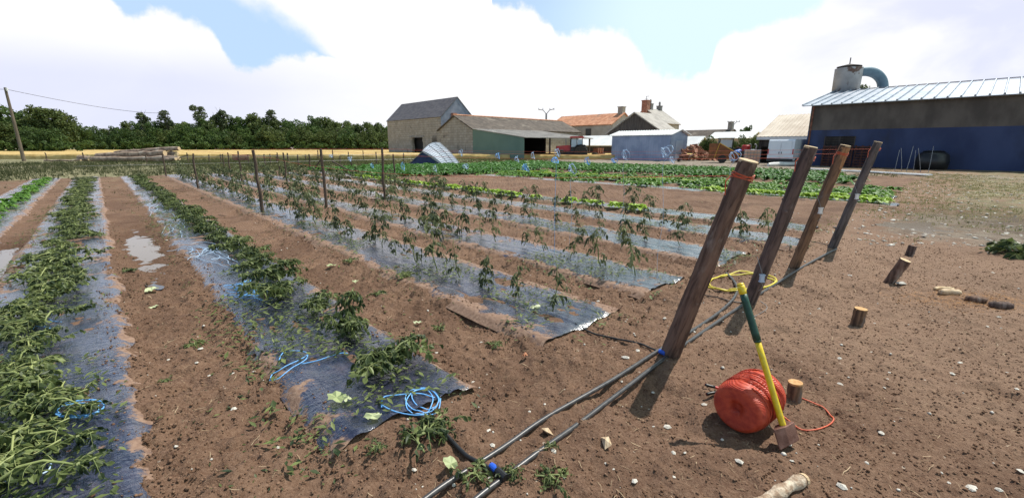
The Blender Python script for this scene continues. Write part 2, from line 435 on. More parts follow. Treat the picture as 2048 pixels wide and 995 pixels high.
M['mudwater'] = mat('muddy_water', (.20, .155, .105), None, rough=.12, spec=.5)
M['pipe'] = mat('black_pipe', (.028, .027, .030), (.060, .056, .056), 30, .36, spec=.6)
M['hose_grey'] = mat('grey_hose', (.09, .085, .08), (.15, .14, .13), 20, .5)
M['yellow_hose'] = mat('yellow_hose', (.62, .50, .035), (.72, .60, .08), 30, .4)
M['blue_fit'] = mat('blue_fitting', (.02, .10, .55), None, rough=.35)
M['blue_tw'] = mat('blue_twine', (.10, .34, .72), (.20, .48, .85), 60, .55)
M['pale_tw'] = mat('pale_blue_twine', (.33, .50, .72), (.55, .68, .82), 60, .6)
M['orange_tw'] = mat('orange_twine', (.50, .075, .028), (.64, .12, .045), 60, .5)
M['spool'] = None
M['yellow'] = mat('yellow_fibreglass', (.72, .50, .015), (.80, .60, .03), 25, .3, spec=.6)
M['green_grip'] = mat('dark_green_rubber', (.008, .050, .034), (.014, .070, .045), 40, .45)
M['steel_rust'] = mat('rusted_steel', (.16, .075, .055), (.26, .14, .11), 18, .5, .55, bump=.3)
M['red_plastic'] = mat('red_plastic', (.55, .02, .02), None, rough=.35)
M['black_plastic'] = mat('black_plastic', (.015, .015, .016), None, rough=.4)
M['stone'] = mat('pale_stone', (.50, .45, .38), (.72, .69, .62), 30, .8, bump=.4, bscale=60)
M['chip'] = mat('wood_chip', (.42, .29, .17), (.62, .48, .32), 25, .8, stretch=(1, 4, 1))
M['scrap'] = leafmat('pale_leaf_scrap', (.45, .52, .25), (.72, .76, .50), .3)
M['straw'] = leafmat('straw', (.17, .10, .055), (.50, .38, .24), .1, .8)
M['clod'] = mat('soil_clod', (.125, .068, .040), (.245, .150, .098), 14, .95, spec=.2, bump=.6, bscale=50)

# ---------------------------------------------------------------- ground
def axis(lo, hi, fine_lo, fine_hi, st, grow):
    a = list(np.arange(fine_lo, fine_hi, st)); s = st; x = a[-1]
    while x < hi: s *= grow; x += s; a.append(x)
    s = st; x = a[0]; b = []
    while x > lo: s *= grow; x -= s; b.append(x)
    return np.array(b[::-1] + a)
def ground():
    xs = axis(-900, 900, -3.4, 4.2, .020, 1.026); ys = axis(-60, 1500, 1.2, 4.8, .019, 1.022)
    X, Y = np.meshgrid(xs, ys); Z = height(X, Y)
    U = X * DX + Y * DY; V = X * DY - Y * DX
    wide = np.clip(1 - np.hypot(X, Y) / 900, 0, 1); Z = Z * wide
    grass = np.zeros_like(X)
    grass = np.maximum(grass, sst(U, 29.5, 33.0) * .95)                                   # headland beyond the rows
    grass = np.maximum(grass, sst(V, -5.2, -6.5) * 0 + .0)
    grass = np.maximum(grass, (1 - sst(U, 0.0, 2.6)) * sst(V, 10.0, 13.0) * .56)          # rough grass right of the rows
    grass = np.maximum(grass, sst(V, 10, 12) * sst(U, 21, 25) * .5)
    grass = np.maximum(grass, sst(V, 26, 32) * .45)
    grass = np.maximum(grass, .38 * sst(U, 12, 26) * (1 - sst(V, 8, 10)))
    yard = np.clip(sst(V, 31, 34) * sst(U, 4, 9) * .75 + sst(V, 29.5, 31.5) * (1 - sst(U, 8, 11)) * (1 - sst(V, 36, 39)) * .5 + sst(U, 46, 50) * (1 - sst(U, 52, 58)) * (1 - sst(V, 60, 65)) * .55, 0, 1)
    yard = np.maximum(yard, (1 - sst(U, .8, 2.2)) * sst(V, 8.2, 11.5) * (1 - sst(V, 14, 17)) * .62)
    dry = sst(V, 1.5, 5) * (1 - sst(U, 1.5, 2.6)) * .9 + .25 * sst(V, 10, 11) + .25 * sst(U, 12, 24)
    wet = np.zeros_like(X)
    for pu, pv, a, b, dp in PUDS:
        e = ((U - pu) / (a * 1.5)) ** 2 + ((V - pv) / (b * 1.9)) ** 2; wet = np.maximum(wet, np.exp(-e * 1.2))
    ny, nx = X.shape; idx = np.arange(nx * ny).reshape(ny, nx)
    fc = np.stack([idx[:-1, :-1], idx[:-1, 1:], idx[1:, 1:], idx[1:, :-1]], -1).reshape(-1, 4)
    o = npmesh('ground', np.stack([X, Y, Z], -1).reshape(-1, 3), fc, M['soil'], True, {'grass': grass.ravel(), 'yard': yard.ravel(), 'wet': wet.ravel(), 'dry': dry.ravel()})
    tag(o, 'brown tilled soil of the vegetable field', None, None, 'structure'); del o['label']
ground()

FILM_LABELS = ['black mulch film under the far left row of low green crop', 'black mulch film strip running out of the lower left corner under sprawling plants',
    'blue black mulch film with heaps of blue twine under bushy wilted plants', 'crumpled mulch film strip ending nearest the first leaning post',
    'dusty mulch film strip ending left of the second leaning post', 'mulch film strip ending behind the first leaning post in line with the third',
    'mulch film strip that leads to the fourth, farthest leaning post', 'mulch film strip with bright lettuces, beyond the staked tomato rows',
    'short mulch film strip under the bright lettuces right of the leaning posts', 'short far mulch film strip among the green leafy crop']
def film(i, v0, v1, u0, u1):
    rng = np.random.default_rng(100 + i)
    us = [u0]; s = .028 if u0 < 5 else .06
    while us[-1] < u1: us.append(us[-1] + s); s = min(s * 1.006, .25)
    us = np.array(us); w = v1 - v0; vs = np.linspace(v0 - .05, v1 + .05, int(w / .028))
    U, V = np.meshgrid(us, vs, indexing='ij')
    edge = .05 * (fbm(U * 1.1, np.full_like(U, i * 3.7), 5 + i) - .5) * np.sign(V - (v0 + v1) / 2) * sst(np.abs(V - (v0 + v1) / 2), w * .3, w * .5)
    V = V + edge
    st = sst(U, u0, u0 + .6)
    U = U + (1 - st) * .10 * (fbm(V * 4, np.full_like(V, i), 9) - .5)
    X = U * DX + V * DY; Y = U * DY - V * DX
    dist = np.hypot(X, Y); far = 1 - .6 * sst(dist, 25, 60)
    z = .07 * (fbm(X * .45, Y * .45, 3) - .5) * far + .055
    wr = fbm(V * 14 + 1.5 * fbm(U * 1.1, V * 1.1, 61 + i), U * 1.6, 51 + i, 4, .55) - .5
    z = z + .030 * wr + .02 * (fbm(U * 3, V * 3, 71 + i) - .5)
    c = np.abs(V - (v0 + v1) / 2) / (w / 2); z = z - .06 * sst(c, .90, 1.10)
    z = z - .03 * (1 - sst(U, u0 - .05, u0 + .05)) * (fbm(V * 6, U * 6, 8) > .5) + .02 * (1 - sst(U, u0, u0 + .10)) * (vnoise(V * 11, U * 3, 6) - .35)
    dirt = (.85 if i > 2 else .5) * sst(c, .45 if i > 2 else .7, 1.0) + .2 * sst(U, 4, 10)
    n, m_ = U.shape; idx = np.arange(n * m_).reshape(n, m_)
    fc = np.stack([idx[:-1, :-1], idx[1:, :-1], idx[1:, 1:], idx[:-1, 1:]], -1).reshape(-1, 4)
    o = npmesh('mulch_film', np.stack([X, Y, z], -1).reshape(-1, 3), fc, M['film'], True, {'dirt': dirt.ravel()})
    tag(o, FILM_LABELS[i], 'mulch film', 'strips of black mulch film')
for i, b in enumerate(BEDS): film(i, *b)

def puddle(pu, pv, a, b, dz, m, seed):
    n = 60; vs = []; r = random.Random(seed)
    cx, cy = xy(pu, pv); z = hz(cx, cy) + dz
    mb = MB(); pts = []
    for k in range(n):
        th = 2 * PI * k / n; rr = 1.25 * (1 + .35 * (vnoise(np.array([2 * math.cos(th) + seed]), np.array([2 * math.sin(th)]), seed)[0] - .5))
        x, y = xy(pu + a * rr * math.cos(th), pv + b * rr * math.sin(th)); pts.append((x, y, z))
    mb.add(pts, [tuple(range(n))[::-1]])
    o = mb.build('puddle', m); tag(o, kind='structure')
puddle(*PUDS[0][:4], .040, M['water'], 3); puddle(*PUDS[1][:4], .042, M['water'], 5)
puddle(*PUDS[2][:4], .030, M['mudwater'], 7); puddle(*PUDS[3][:4], .02, M['mudwater'], 9)

# wheat beyond the headland
def wheat():
    M['wheat'] = mat('ripe_wheat', (.40, .275, .105), (.56, .41, .18), 1.2, .9, spec=.1, bump=.6, bscale=9)
    xs = np.linspace(-190, 45, 260); ys = np.concatenate([[54.0, 54.05], np.linspace(54.6, 124, 60)])
    X, Y = np.meshgrid(xs, ys); Z = .52 + .16 * fbm(X * .8, Y * .8, 4); Z[0] = -.05; Y = Y + 1.2 * (fbm(X * .15, X * 0 + 3, 8) - .5) + (X * -.03)
    ny, nx = X.shape; idx = np.arange(nx * ny).reshape(ny, nx)
    fc = np.stack([idx[:-1, :-1], idx[:-1, 1:], idx[1:, 1:], idx[1:, :-1]], -1).reshape(-1, 4)
    o = npmesh('wheat_field', np.stack([X, Y, Z], -1).reshape(-1, 3), fc, M['wheat']); tag(o, kind='structure')
wheat()

# ---------------------------------------------------------------- blades: grass and weeds
def blades(name, region, n, hmin, hmax, w, m, seed, dens=None):
    rng = np.random.default_rng(seed)
    u = rng.uniform(region[0], region[1], n); v = rng.uniform(region[2], region[3], n)
    X = u * DX + v * DY; Y = u * DY - v * DX
    keep = fbm(X * .35, Y * .35, seed) + .25 * (rng.random(n) - .5) > (dens or .42)
    if name != 'grass_near': keep &= (Y > 2)
    X, Y = X[keep], Y[keep]; k = len(X); Z = height(X, Y) - .01
    B = 5
    X = np.repeat(X, B) + rng.normal(0, .05, k * B); Y = np.repeat(Y, B) + rng.normal(0, .05, k * B); Z = np.repeat(Z, B)
    tn = np.repeat(rng.random(k), B) * .7 + rng.random(k * B) * .3
    hgt = np.repeat(rng.uniform(hmin, hmax, k), B) * rng.uniform(.6, 1.1, k * B)
    th = rng.uniform(0, 2 * PI, k * B); ww = w * rng.uniform(.6, 1.3, k * B); ln = hgt * rng.uniform(.1, .7, k * B); ph = rng.uniform(0, 2 * PI, k * B)
    p0 = np.stack([X - np.cos(th) * ww, Y - np.sin(th) * ww, Z], -1); p1 = np.stack([X + np.cos(th) * ww, Y + np.sin(th) * ww, Z], -1)
    p2 = np.stack([X + np.cos(ph) * ln, Y + np.sin(ph) * ln, Z + hgt], -1)
    N = k * B; V = np.concatenate([p0, p1, p2]); fc = np.stack([np.arange(N), np.arange(N) + N, np.arange(N) + 2 * N], -1)
    o = npmesh(name, V, fc, m, False, {'tint': np.concatenate([tn, tn, tn])}); return o
tag(blades('headland_grass', (31, 62, -32, 20), 20000, .10, .38, .013, M['grassd'], 5, .36), 'rough dark green weeds and grass on the headland beyond the row ends', 'grass', None, 'stuff')
tag(blades('meadow_grass', (33, 58, 6, 38), 12000, .12, .35, .014, M['grass'], 6, .36), 'tall drying grass in front of the stone barn', 'grass', None, 'stuff')
tag(blades('verge_grass', (-9, 2.2, 9.5, 36), 16000, .02, .08, .010, M['grassy'], 7, .44), 'short yellowed grass between the posts and the blue shed', 'grass', None, 'stuff')
tag(blades('row_weeds', (14, 31, -6, 9), 3000, .02, .06, .008, M['grassd'], 8, .5), 'small weeds between the crop rows toward the far end', 'weeds', None, 'stuff')
tag(blades('yard_weeds', (3, 34, 30, 36), 2600, .06, .22, .016, M['grass'], 9, .5), 'sparse weeds along the edge of the farm yard', 'weeds', None, 'stuff')

# ---------------------------------------------------------------- plants
def leaflet(mb, p, d, side, L, W, rng, tint, curl=.25):
    d = d.normalized(); side = (side - d * side.dot(d)).normalized(); up = side.cross(d)
    vs = []; bend = rng.uniform(.15, .9); tw = rng.uniform(-.35, .35)
    for i, (f, wf) in enumerate(((.0, .10), (.32, 1.0), (.68, .78), (1.0, .05))):
        c = p + d * L * (f - .12 * bend * f * f) - up * L * (curl * f * f) - Vector((0, 0, .42 * bend * L * f * f))
        sd = side + up * tw * f
        vs += [c + sd * W * wf + up * W * wf * .45, c, c - sd * W * wf + up * W * wf * .45]
    mb.add(vs, [(i * 3 + j, i * 3 + j + 1, i * 3 + j + 4, i * 3 + j + 3) for i in range(3) for j in range(2)], tint)
def compound(mb, st, p, az, reach, droop, n, L, W, rng, tint, mess=0):
    pts = []; d = Vector((math.cos(az), math.sin(az), .35)); q = p.copy(); seg = reach / 4
    pts.append(q.copy())
    for i in range(4):
        q = q + d.normalized() * seg; pts.append(q.copy()); d.z -= droop * (.5 + .35 * i); d.x += rng.uniform(-.15, .15); d.y += rng.uniform(-.15, .15)
    st.tube(pts, [.0022, .0019, .0016, .0013, .001], 4, tint=tint)
    for k in range(n):
        f = (k // 2 + 1.2) / (n / 2 + 1.2) * 4; i = min(int(f), 3); b = pts[i].lerp(pts[i + 1], f - i); ax = (pts[i + 1] - pts[i]).normalized()
        sd = ax.cross(Vector((0, 0, 1)))
        if sd.length < .1: sd = Vector((math.sin(az), -math.cos(az), 0))
        sd.normalize(); s = 1 if k % 2 else -1
        dd = (sd * s * .6 + ax * .45 + Vector((0, 0, -1.1 * rng.random() - .15))) if k < n - 1 else ax + Vector((0, 0, -.4))
        if mess: dd = dd * (1 - mess) + Vector((rng.uniform(-1, 1), rng.uniform(-1, 1), rng.uniform(-.8, .7))) * mess
        sl = Vector((rng.uniform(-1, 1), rng.uniform(-1, 1), rng.uniform(-.5, .5)))
        leaflet(mb, b, dd, sl, L * rng.uniform(.7, 1.2), W * rng.uniform(.55, 1.1), rng, min(1, max(0, tint + rng.choice((-.2, -.1, 0, 0, .1, .4)))), rng.uniform(.0, .5))  # tint spread paints leaf shadows and highlights on top of leaf colour
def tall_tomato(seed, h, nleaf, L=.070):
    rng = random.Random(seed); st = MB(); lf = MB(); pts = []; p = Vector((0, 0, -.02)); lean = Vector((rng.uniform(-.22, .22), rng.uniform(-.22, .22), 1))
    n = 7; kx = rng.randint(1, 3)
    for i in range(n + 1):
        pts.append(p.copy()); p = p + Vector((lean.x + rng.uniform(-.35, .35), lean.y + rng.uniform(-.35, .35), 1)).normalized() * h / n
    st.tube(pts, [.0085 - .0006 * i for i in range(n + 1)], 6)
    for k in range(nleaf):
        f = rng.uniform(.8, n - .2); f = min(f, n - .01); i = int(f); b = pts[i].lerp(pts[i + 1], f - i)
        compound(lf, st, b, rng.uniform(0, 2 * PI), rng.uniform(.10, .24) * (h / .6) ** .5, rng.uniform(.6, 1.15), rng.choice((5, 5, 7)), L, L * .25, rng, rng.uniform(.0, .8) ** 1.7, .25)
    for k in range(3):                                 # stripped petioles
        i = rng.randint(2, n - 1); a = rng.uniform(0, 6.3); b = pts[i]
        st.tube([b, b + Vector((math.cos(a) * .06, math.sin(a) * .06, .05)), b + Vector((math.cos(a) * .11, math.sin(a) * .11, .03))], [.0035, .003, .002], 4)
    return st, lf
def bushy_tomato(seed, spread, h, nst, nleaf, L=.060):
    rng = random.Random(seed); st = MB(); lf = MB(); base = Vector((0, 0, .0))
    for s in range(nst):
        a = rng.uniform(0, 2 * PI); pts = []; p = base.copy(); d = Vector((math.cos(a) * .9, math.sin(a) * .9, 1.1)); ln = spread * rng.uniform(.7, 1.2); n = 6
        for i in range(n + 1):
            pts.append(p.copy()); p = p + d.normalized() * ln / n; d.z -= .45 * spread / max(h, .05) * .55; d.x += rng.uniform(-.4, .4); d.y += rng.uniform(-.4, .4)
            if p.z < .03: p.z = .03 + rng.random() * .02; d.z = abs(d.z) * .2
        st.tube(pts, [.0095 - .0008 * i for i in range(n + 1)], 6)
        for k in range(nleaf // nst):
            f = min(rng.uniform(.5, n), n - .01); i = int(f); b = pts[i].lerp(pts[i + 1], f - i)
            b.z = max(b.z, .03)
            q = MB(); compound(q, st, b, rng.uniform(0, 2 * PI), rng.uniform(.09, .19), rng.uniform(.3, .9), rng.choice((5, 7)), L, L * .34, rng, rng.uniform(.0, .95) ** 1.7, .6)
            q.v = [(x, y, max(z, .012 + .01 * rng.random())) for x, y, z in q.v]
            n0 = len(lf.v); lf.v += q.v; lf.f += [tuple(i2 + n0 for i2 in fc) for fc in q.f]; lf.t += q.t
    return st, lf
def rosette(seed, n, L, W, upright, ruffle=.0):
    rng = random.Random(seed); mb = MB()
    for k in range(n):
        a = 2.4 * k + rng.uniform(-.3, .3); up = upright * (.35 + .65 * k / n) + rng.uniform(-.1, .1); l = L * rng.uniform(.7, 1.1) * (1.1 - .4 * k / n); w = W * rng.uniform(.8, 1.15)
        c, s = math.cos(a), math.sin(a); rows = []; tint = rng.uniform(.1, .95); N = 5
        for i in range(N + 1):
            f = i / N; ang = up * 1.35 - f * f * (1.0 + .4 * (1 - upright)); rr = l * f * math.cos(up * 1.1 - .45 * f); zz = max(.005, l * f * math.sin(up * 1.15 - .75 * f * f) + .015)
            ww = w * (math.sin(PI * min(1, .12 + .88 * f) ** .8) if f < 1 else .12) + .006
            rows.append([(rr * c - s * q * ww, rr * s + c * q * ww, zz + abs(q) * ww * .35 + ruffle * rng.uniform(-1, 1) * (1 if q else .3)) for q in (-1, 0, 1)])
        vs = [p for r_ in rows for p in r_]; fs = []
        for i in range(N):
            for j in range(2): fs.append((i * 3 + j, i * 3 + j + 1, i * 3 + j + 4, i * 3 + j + 3))
        mb.add(vs, fs, tint)
    return mb

def proto(name, label, cat, st, lf, stm, lfm):
    r = thing(name, label, cat, (0, 0, -50)); s = st.build('stem', stm, r, True); f = lf.build('foliage', lfm, r)
    return remember(r, s, f)
TALL = [proto('tomato_plant', 'tall tomato plant', 'tomato plant', *tall_tomato(200 + i, .42 + .055 * i, (9, 18, 12, 24, 9, 16, 28)[i]), M['stem'], M['leaf']) for i in range(7)]
BUSH = [proto('tomato_plant', 'bushy tomato plant', 'tomato plant', *bushy_tomato(300 + i, .27 + .03 * (i % 3), .24, 5, 70 + 8 * (i % 3), .050), M['stem'], M['leafg']) for i in range(5)]
SPRAWL = [proto('tomato_plant', 'sprawling tomato plant', 'tomato plant', *bushy_tomato(330 + i, .44, .19, 5, 84, .050), M['stemy'], M['leafg']) for i in range(4)]
USED = set()
def place(p, x, y, rz, sc, label, group, dz=0.0, tilt=(0, 0)):
    loc = (x, y, hz(x, y) + dz + .012); rot = (tilt[0], tilt[1], rz)
    if p.name not in USED:
        USED.add(p.name); p.location = loc; p.rotation_euler = rot; p.scale = (sc,) * 3; tag(p, label, None, group); return p
    return dup(p, loc, rot, sc, label, group)
rng = random.Random(7)
ROWS = [  # centre v, first u, kind, group, label
    (-.58, 2.3, 'sprawl', 'sprawling tomato plants in the leftmost near row', 'sprawling green tomato plant on the film strip at the lower left'),
    (1.27, 2.70, 'bush', 'bushy wilted tomato plants beside the blue twine', 'low bushy wilted tomato plant on the film strewn with blue twine'),
    (2.98, 2.62, 'tall', 'hail stripped tomato plants in the row of the first leaning post', 'ragged tomato plant on the film strip of the nearest leaning post'),
    (4.60, 2.75, 'tall', 'hail stripped tomato plants in the row of the second leaning post', 'ragged tomato plant on the film strip of the second leaning post'),
    (6.50, 2.65, 'tall', 'hail stripped tomato plants in the row of the third leaning post', 'ragged tomato plant on the film strip of the third leaning post'),
    (8.20, 2.3, 'tall', 'hail stripped tomato plants in the row of the fourth leaning post', 'ragged tomato plant on the film strip of the farthest leaning post')]
spots = []
for ri, (v, u0, kind, grp, lab) in enumerate(ROWS):
    u = u0
    while u < 29.5:
        spots.append((u + rng.uniform(-.05, .05), v + rng.uniform(-.07, .07), ri)); u += {'sprawl': rng.uniform(.36, .56), 'bush': rng.uniform(.50, .78), 'tall': .50}[kind]
spots.sort(key=lambda s: math.hypot(*xy(s[0], s[1])))
def plant_kind(ri, k):
    kind = ROWS[ri][2]
    return SPRAWL[k % 4] if kind == 'sprawl' else BUSH[k % 5] if kind == 'bush' else TALL[k % 7]
for k, (u, v, ri) in enumerate(spots[:296]):
    x, y = xy(u, v); kind = ROWS[ri][2]
    sc = rng.uniform(.72, 1.18)
    sc *= {'tall': .90 if u < 9 else 1.02, 'bush': 1.0, 'sprawl': .92}[kind]
    place(plant_kind(ri, rng.randrange(140)), x, y, rng.uniform(0, 6.28), sc, ROWS[ri][4], ROWS[ri][3], .03, (rng.uniform(-.12, .12), rng.uniform(-.12, .12)))
def merged(name, lst, label, cat, m):
    """the far remainder of a row crop as one mesh"""
    V = []; Fc = []; T = []; n = 0
    for p, x, y, rz, sc in lst:
        me = KIDS[p.name][-1].data if p.name in KIDS else p.data
        co = np.empty(len(me.vertices) * 3, np.float32); me.vertices.foreach_get('co', co); co = co.reshape(-1, 3) * sc
        c, s = math.cos(rz), math.sin(rz); q = np.stack([co[:, 0] * c - co[:, 1] * s + x, co[:, 0] * s + co[:, 1] * c + y, co[:, 2] + hz(x, y) + .03], -1)
        li = np.empty(len(me.loops), np.int32); me.loops.foreach_get('vertex_index', li); k = len(me.polygons[0].vertices)
        tn = np.empty(len(me.vertices), np.float32); me.attributes['tint'].data.foreach_get('value', tn)
        good = [pp for pp in me.polygons if len(pp.vertices) == k]
        if len(good) != len(me.polygons): raise ValueError('mixed faces')
        V.append(q); Fc.append(li.reshape(-1, k) + n); T.append(tn); n += len(q)
    o = npmesh(name, np.concatenate(V), np.concatenate(Fc), m, False, {'tint': np.concatenate(T)})
    tag(o, label, cat, None, 'stuff')
if spots[296:]:
    merged('distant_tomato_plants', [(plant_kind(ri, rng.randrange(99)), *xy(u, v), rng.uniform(0, 6), rng.uniform(.95, 1.3)) for u, v, ri in spots[296:]],
           'ragged tomato plants massed at the far end of the rows', 'tomato plants', M['leaf'])
# one upright plant among the bushy ones
x, y = G(705, 665); TALL.append(proto('tomato_plant', 'upright tomato plant', 'tomato plant', *tall_tomato(290, .36, 46, .05), M['stem'], M['leafg'])); place(TALL[7], x, y, 1.1, 1.0, 'only upright leafy tomato plant in the bushy row, beside the blue twine loops', None, .03)

# lettuces and leafy crops
LETT = []; CH = []; SPN = []
for i in range(3):
    o = rosette(400 + i, 15, .17, .062, .8, .010).build('lettuce', M['lettuce']); o.location.z = -50; LETT.append(tag(o, 'lettuce', 'lettuce'))
for i in range(4):
    o = rosette(420 + i, 12, .40, .065, 1.02, .012).build('chard_plant', M['chard']); o.location.z = -50; CH.append(tag(o, 'chard', 'chard plant'))
for i in range(3):
    o = rosette(440 + i, 14, .26, .055, .9, .012).build('spinach_plant', M['chard2']); o.location.z = -50; SPN.append(tag(o, 'spinach', 'spinach plant'))
for k in range(46):
    u = 5.6 + k * .36 + rng.uniform(-.06, .06)
    if rng.random() < .18 or 8.4 < u < 9.2: continue
    x, y = xy(u, 9.55 + rng.uniform(-.12, .12)); place(LETT[k % 3], x, y, rng.uniform(0, 6), rng.uniform(1.2, 1.8), 'bright yellow green lettuce in the row just beyond the tomato rows', 'bright lettuces beyond the tomato rows', .03)
for v in (15.6, 16.4):
    for k in range(15):
        x, y = xy(1.9 + k * .34 + rng.uniform(-.06, .06), v + rng.uniform(-.1, .1)); place(LETT[k % 3], x, y, rng.uniform(0, 6), rng.uniform(1.3, 1.9), 'bright yellow green lettuce seen between the leaning posts', 'bright lettuces between the leaning posts', .02)
sp = []; sp2 = []
for v in np.arange(15.6, 21.5, .62):
    for u in np.arange(2.2, 21, .42):
        if v < 16.8 and u < 7.2: continue
        if v < 17 and 7 < u < 19 and rng.random() < .45: continue
        if 18.3 < v < 19.8 and 8.5 < u < 20: continue
        if rng.random() < .12 + .25 * (18 < u) + .45 * (v > 19.8): continue
        sp.append((u + rng.uniform(-.1, .1), v + rng.uniform(-.1, .1)))
for v in np.arange(23.2, 31.5, .85):
    for u in np.arange(3.5 + (v - 23) * .35, 31, .5):
        if rng.random() < .08: continue
        sp2.append((u + rng.uniform(-.1, .1), v + rng.uniform(-.12, .12)))
for v in np.arange(10.6, 22.5, .7):                                        # green block at the far end of the bare bed
    for u in np.arange(20.5 + max(0, 14 - v) * .3, 31.5, .45):
        if rng.random() < .08: continue
        sp2.append((u + rng.uniform(-.1, .1), v + rng.uniform(-.12, .12)))
for v in (18.7, 19.35):
    for k in range(30):
        x, y = xy(8.6 + k * .38 + rng.uniform(-.07, .07), v + rng.uniform(-.1, .1)); place(LETT[k % 3], x, y, rng.uniform(0, 6), rng.uniform(1.2, 1.8), 'pale green lettuce in the strip between the spinach and the chard', 'lettuces between the spinach and the chard', .01)
key = lambda s: math.hypot(*xy(*s))
sp.sort(key=key); sp2.sort(key=key)
for k, (u, v) in enumerate(sp[:280]):
    x, y = xy(u, v); place(SPN[k % 3], x, y, rng.uniform(0, 6), rng.uniform(1.15, 1.65), 'mid green spinach plant in the band behind the bare brown bed', 'spinach plants behind the bare bed', .01)
if sp[280:]: merged('distant_spinach', [(SPN[k % 3], *xy(*s), rng.uniform(0, 6), rng.uniform(1.1, 1.6)) for k, s in enumerate(sp[280:])], 'mid green spinach massed beyond the single plants', 'spinach', M['chard2'])
for k, (u, v) in enumerate(sp2[:290]):
    x, y = xy(u, v); place(CH[k % 4], x, y, rng.uniform(0, 6), rng.uniform(1.1, 1.5), 'dark green chard plant in the broad band before the farm yard', 'chard plants before the farm yard', .01)
merged('distant_chard', [(CH[k % 4], *xy(*s), rng.uniform(0, 6), rng.uniform(1.1, 1.5)) for k, s in enumerate(sp2[290:])], 'dark green chard massed toward the farm buildings', 'chard', M['chard'])
lf_ = []
for u in np.arange(8.5, 31, .42):
    lf_.append((u, -1.95 + rng.uniform(-.15, .15)))
for k, (u, v) in enumerate(lf_):
    x, y = xy(u, v); place(SPN[k % 3], x, y, rng.uniform(0, 6), rng.uniform(.75, 1.0), 'green leafy plant on the far left film strip', 'green plants on the far left film strip', .02)

# ---------------------------------------------------------------- farm buildings
def fmat(*a, **k): return mat(*a, **k)
def make_ashlar(name, stain=None):
    m = bpy.data.materials.new(name); m.use_nodes = True; t = NT(m.node_tree); b = t.n['Principled BSDF']; vec = t.node('ShaderNodeTexCoord').outputs['Object']
    sep = t.node('ShaderNodeSeparateXYZ'); t.link(vec, sep.inputs[0]); cb = t.node('ShaderNodeCombineXYZ'); t.link(t.math('ADD', sep.outputs[0], sep.outputs[1]), cb.inputs[0]); t.link(sep.outputs[2], cb.inputs[1])
    br = t.node('ShaderNodeTexBrick'); t.link(cb.outputs[0], br.inputs['Vector']); br.inputs['Scale'].default_value = 1.0; br.inputs['Brick Width'].default_value = .85; br.inputs['Row Height'].default_value = .34; br.inputs['Mortar Size'].default_value = .018; br.inputs['Bias'].default_value = -.1
    br.inputs['Color1'].default_value = (.36, .33, .285, 1); br.inputs['Color2'].default_value = (.45, .41, .36, 1); br.inputs['Mortar'].default_value = (.20, .175, .15, 1)
    c = t.mix(t.math('MULTIPLY', t.smooth(t.noise(vec, 1.4, 6, .65), .35, .7), .6), br.outputs[0], (.24, .21, .175))
    c = t.mix(t.smooth(t.noise(vec, .5, 6, .65, .4), .60, .76), c, (.13, .115, .10))
    if stain:
        y0, zt, wy = stain; f = t.math('MULTIPLY', t.smooth(t.math('ABSOLUTE', t.math('SUBTRACT', t.math('ADD', sep.outputs[1], t.math('MULTIPLY', t.noise(vec, 1.2, 4), .8)), y0 + .4)), wy, wy * .35), t.smooth(t.math('ADD', sep.outputs[2], t.noise(vec, 1.5, 4)), zt + .6, zt - .6))
        c = t.mix(t.math('MULTIPLY', f, .85), c, (.075, .065, .058))
    t.link(c, b.inputs['Base Color']); b.inputs['Roughness'].default_value = .92; b.inputs['Specular IOR Level'].default_value = .2
    bn = t.node('ShaderNodeBump'); bn.inputs['Strength'].default_value = .6; bn.inputs['Distance'].default_value = .03; t.link(t.math('ADD', br.outputs[1], t.math('MULTIPLY', t.noise(vec, 6, 6, .7), -.8)), bn.inputs['Height']); bn.invert = True; t.link(bn.outputs[0], b.inputs['Normal']); return m
M['ashlar'] = make_ashlar('limestone_wall')
M['slate'] = mat('slate_roof', (.095, .088, .095), (.145, .132, .136), 1.2, .6, bump=.4, bscale=7, stretch=(1, 1, 3))
M['slate_wall'] = mat('slate_hung_gable', (.16, .18, .23), (.24, .26, .32), 1.0, .6, bump=.3, bscale=6)
M['tile_brown'] = mat('weathered_tile', (.060, .046, .037), (.110, .086, .068), 1.4, .85, bump=.6, bscale=9, c3=(.18, .15, .12), s3=.6)
M['tile_orange'] = mat('orange_tile', (.42, .17, .085), (.60, .30, .17), 1.6, .8, bump=.6, bscale=8, c3=(.30, .16, .10), s3=.5)
M['render_beige'] = mat('beige_render', (.36, .31, .25), (.46, .40, .33), .6, .9, bump=.2)
M['green_sheet'] = mat('green_sheet_wall', (.105, .185, .145), (.125, .210, .165), .5, .55)
M['fibre'] = mat('fibre_cement', (.29, .265, .24), (.40, .37, .335), .8, .85, bump=.3, bscale=10)
M['fibre_cream'] = mat('cream_fibre_cement', (.55, .47, .38), (.68, .60, .50), .7, .85, bump=.3, bscale=10)
M['white_sheet'] = mat('white_sheet', (.68, .68, .67), (.80, .80, .79), 1.0, .5)
M['galv'] = mat('galvanised_sheet', (.30, .335, .40), (.42, .45, .51), .8, .42, .45)
M['shed_blue'] = mat('blue_painted_block', (.026, .040, .105), (.046, .066, .150), .45, .8, c3=(.030, .036, .070), s3=.5, l3=.52, h3=.78, stretch=(1, 1, .5), bump=.25, bscale=14)
M['shed_grey'] = mat('grey_brown_render', (.085, .070, .060), (.15, .125, .105), .7, .9, c3=(.20, .165, .125), s3=.9, l3=.62, h3=.8, stretch=(1, 1, .45))
M['metal_blue'] = mat('grey_blue_cladding', (.26, .31, .44), (.36, .41, .54), .7, .45, .3)
M['dark'] = mat('interior_shade', (.020, .018, .018), None, rough=.9)  # near black, paints the shade of interiors into the colour
M['dark_wood'] = mat('dark_boards', (.045, .036, .032), (.085, .07, .06), 2, .85, stretch=(3, 3, .4))
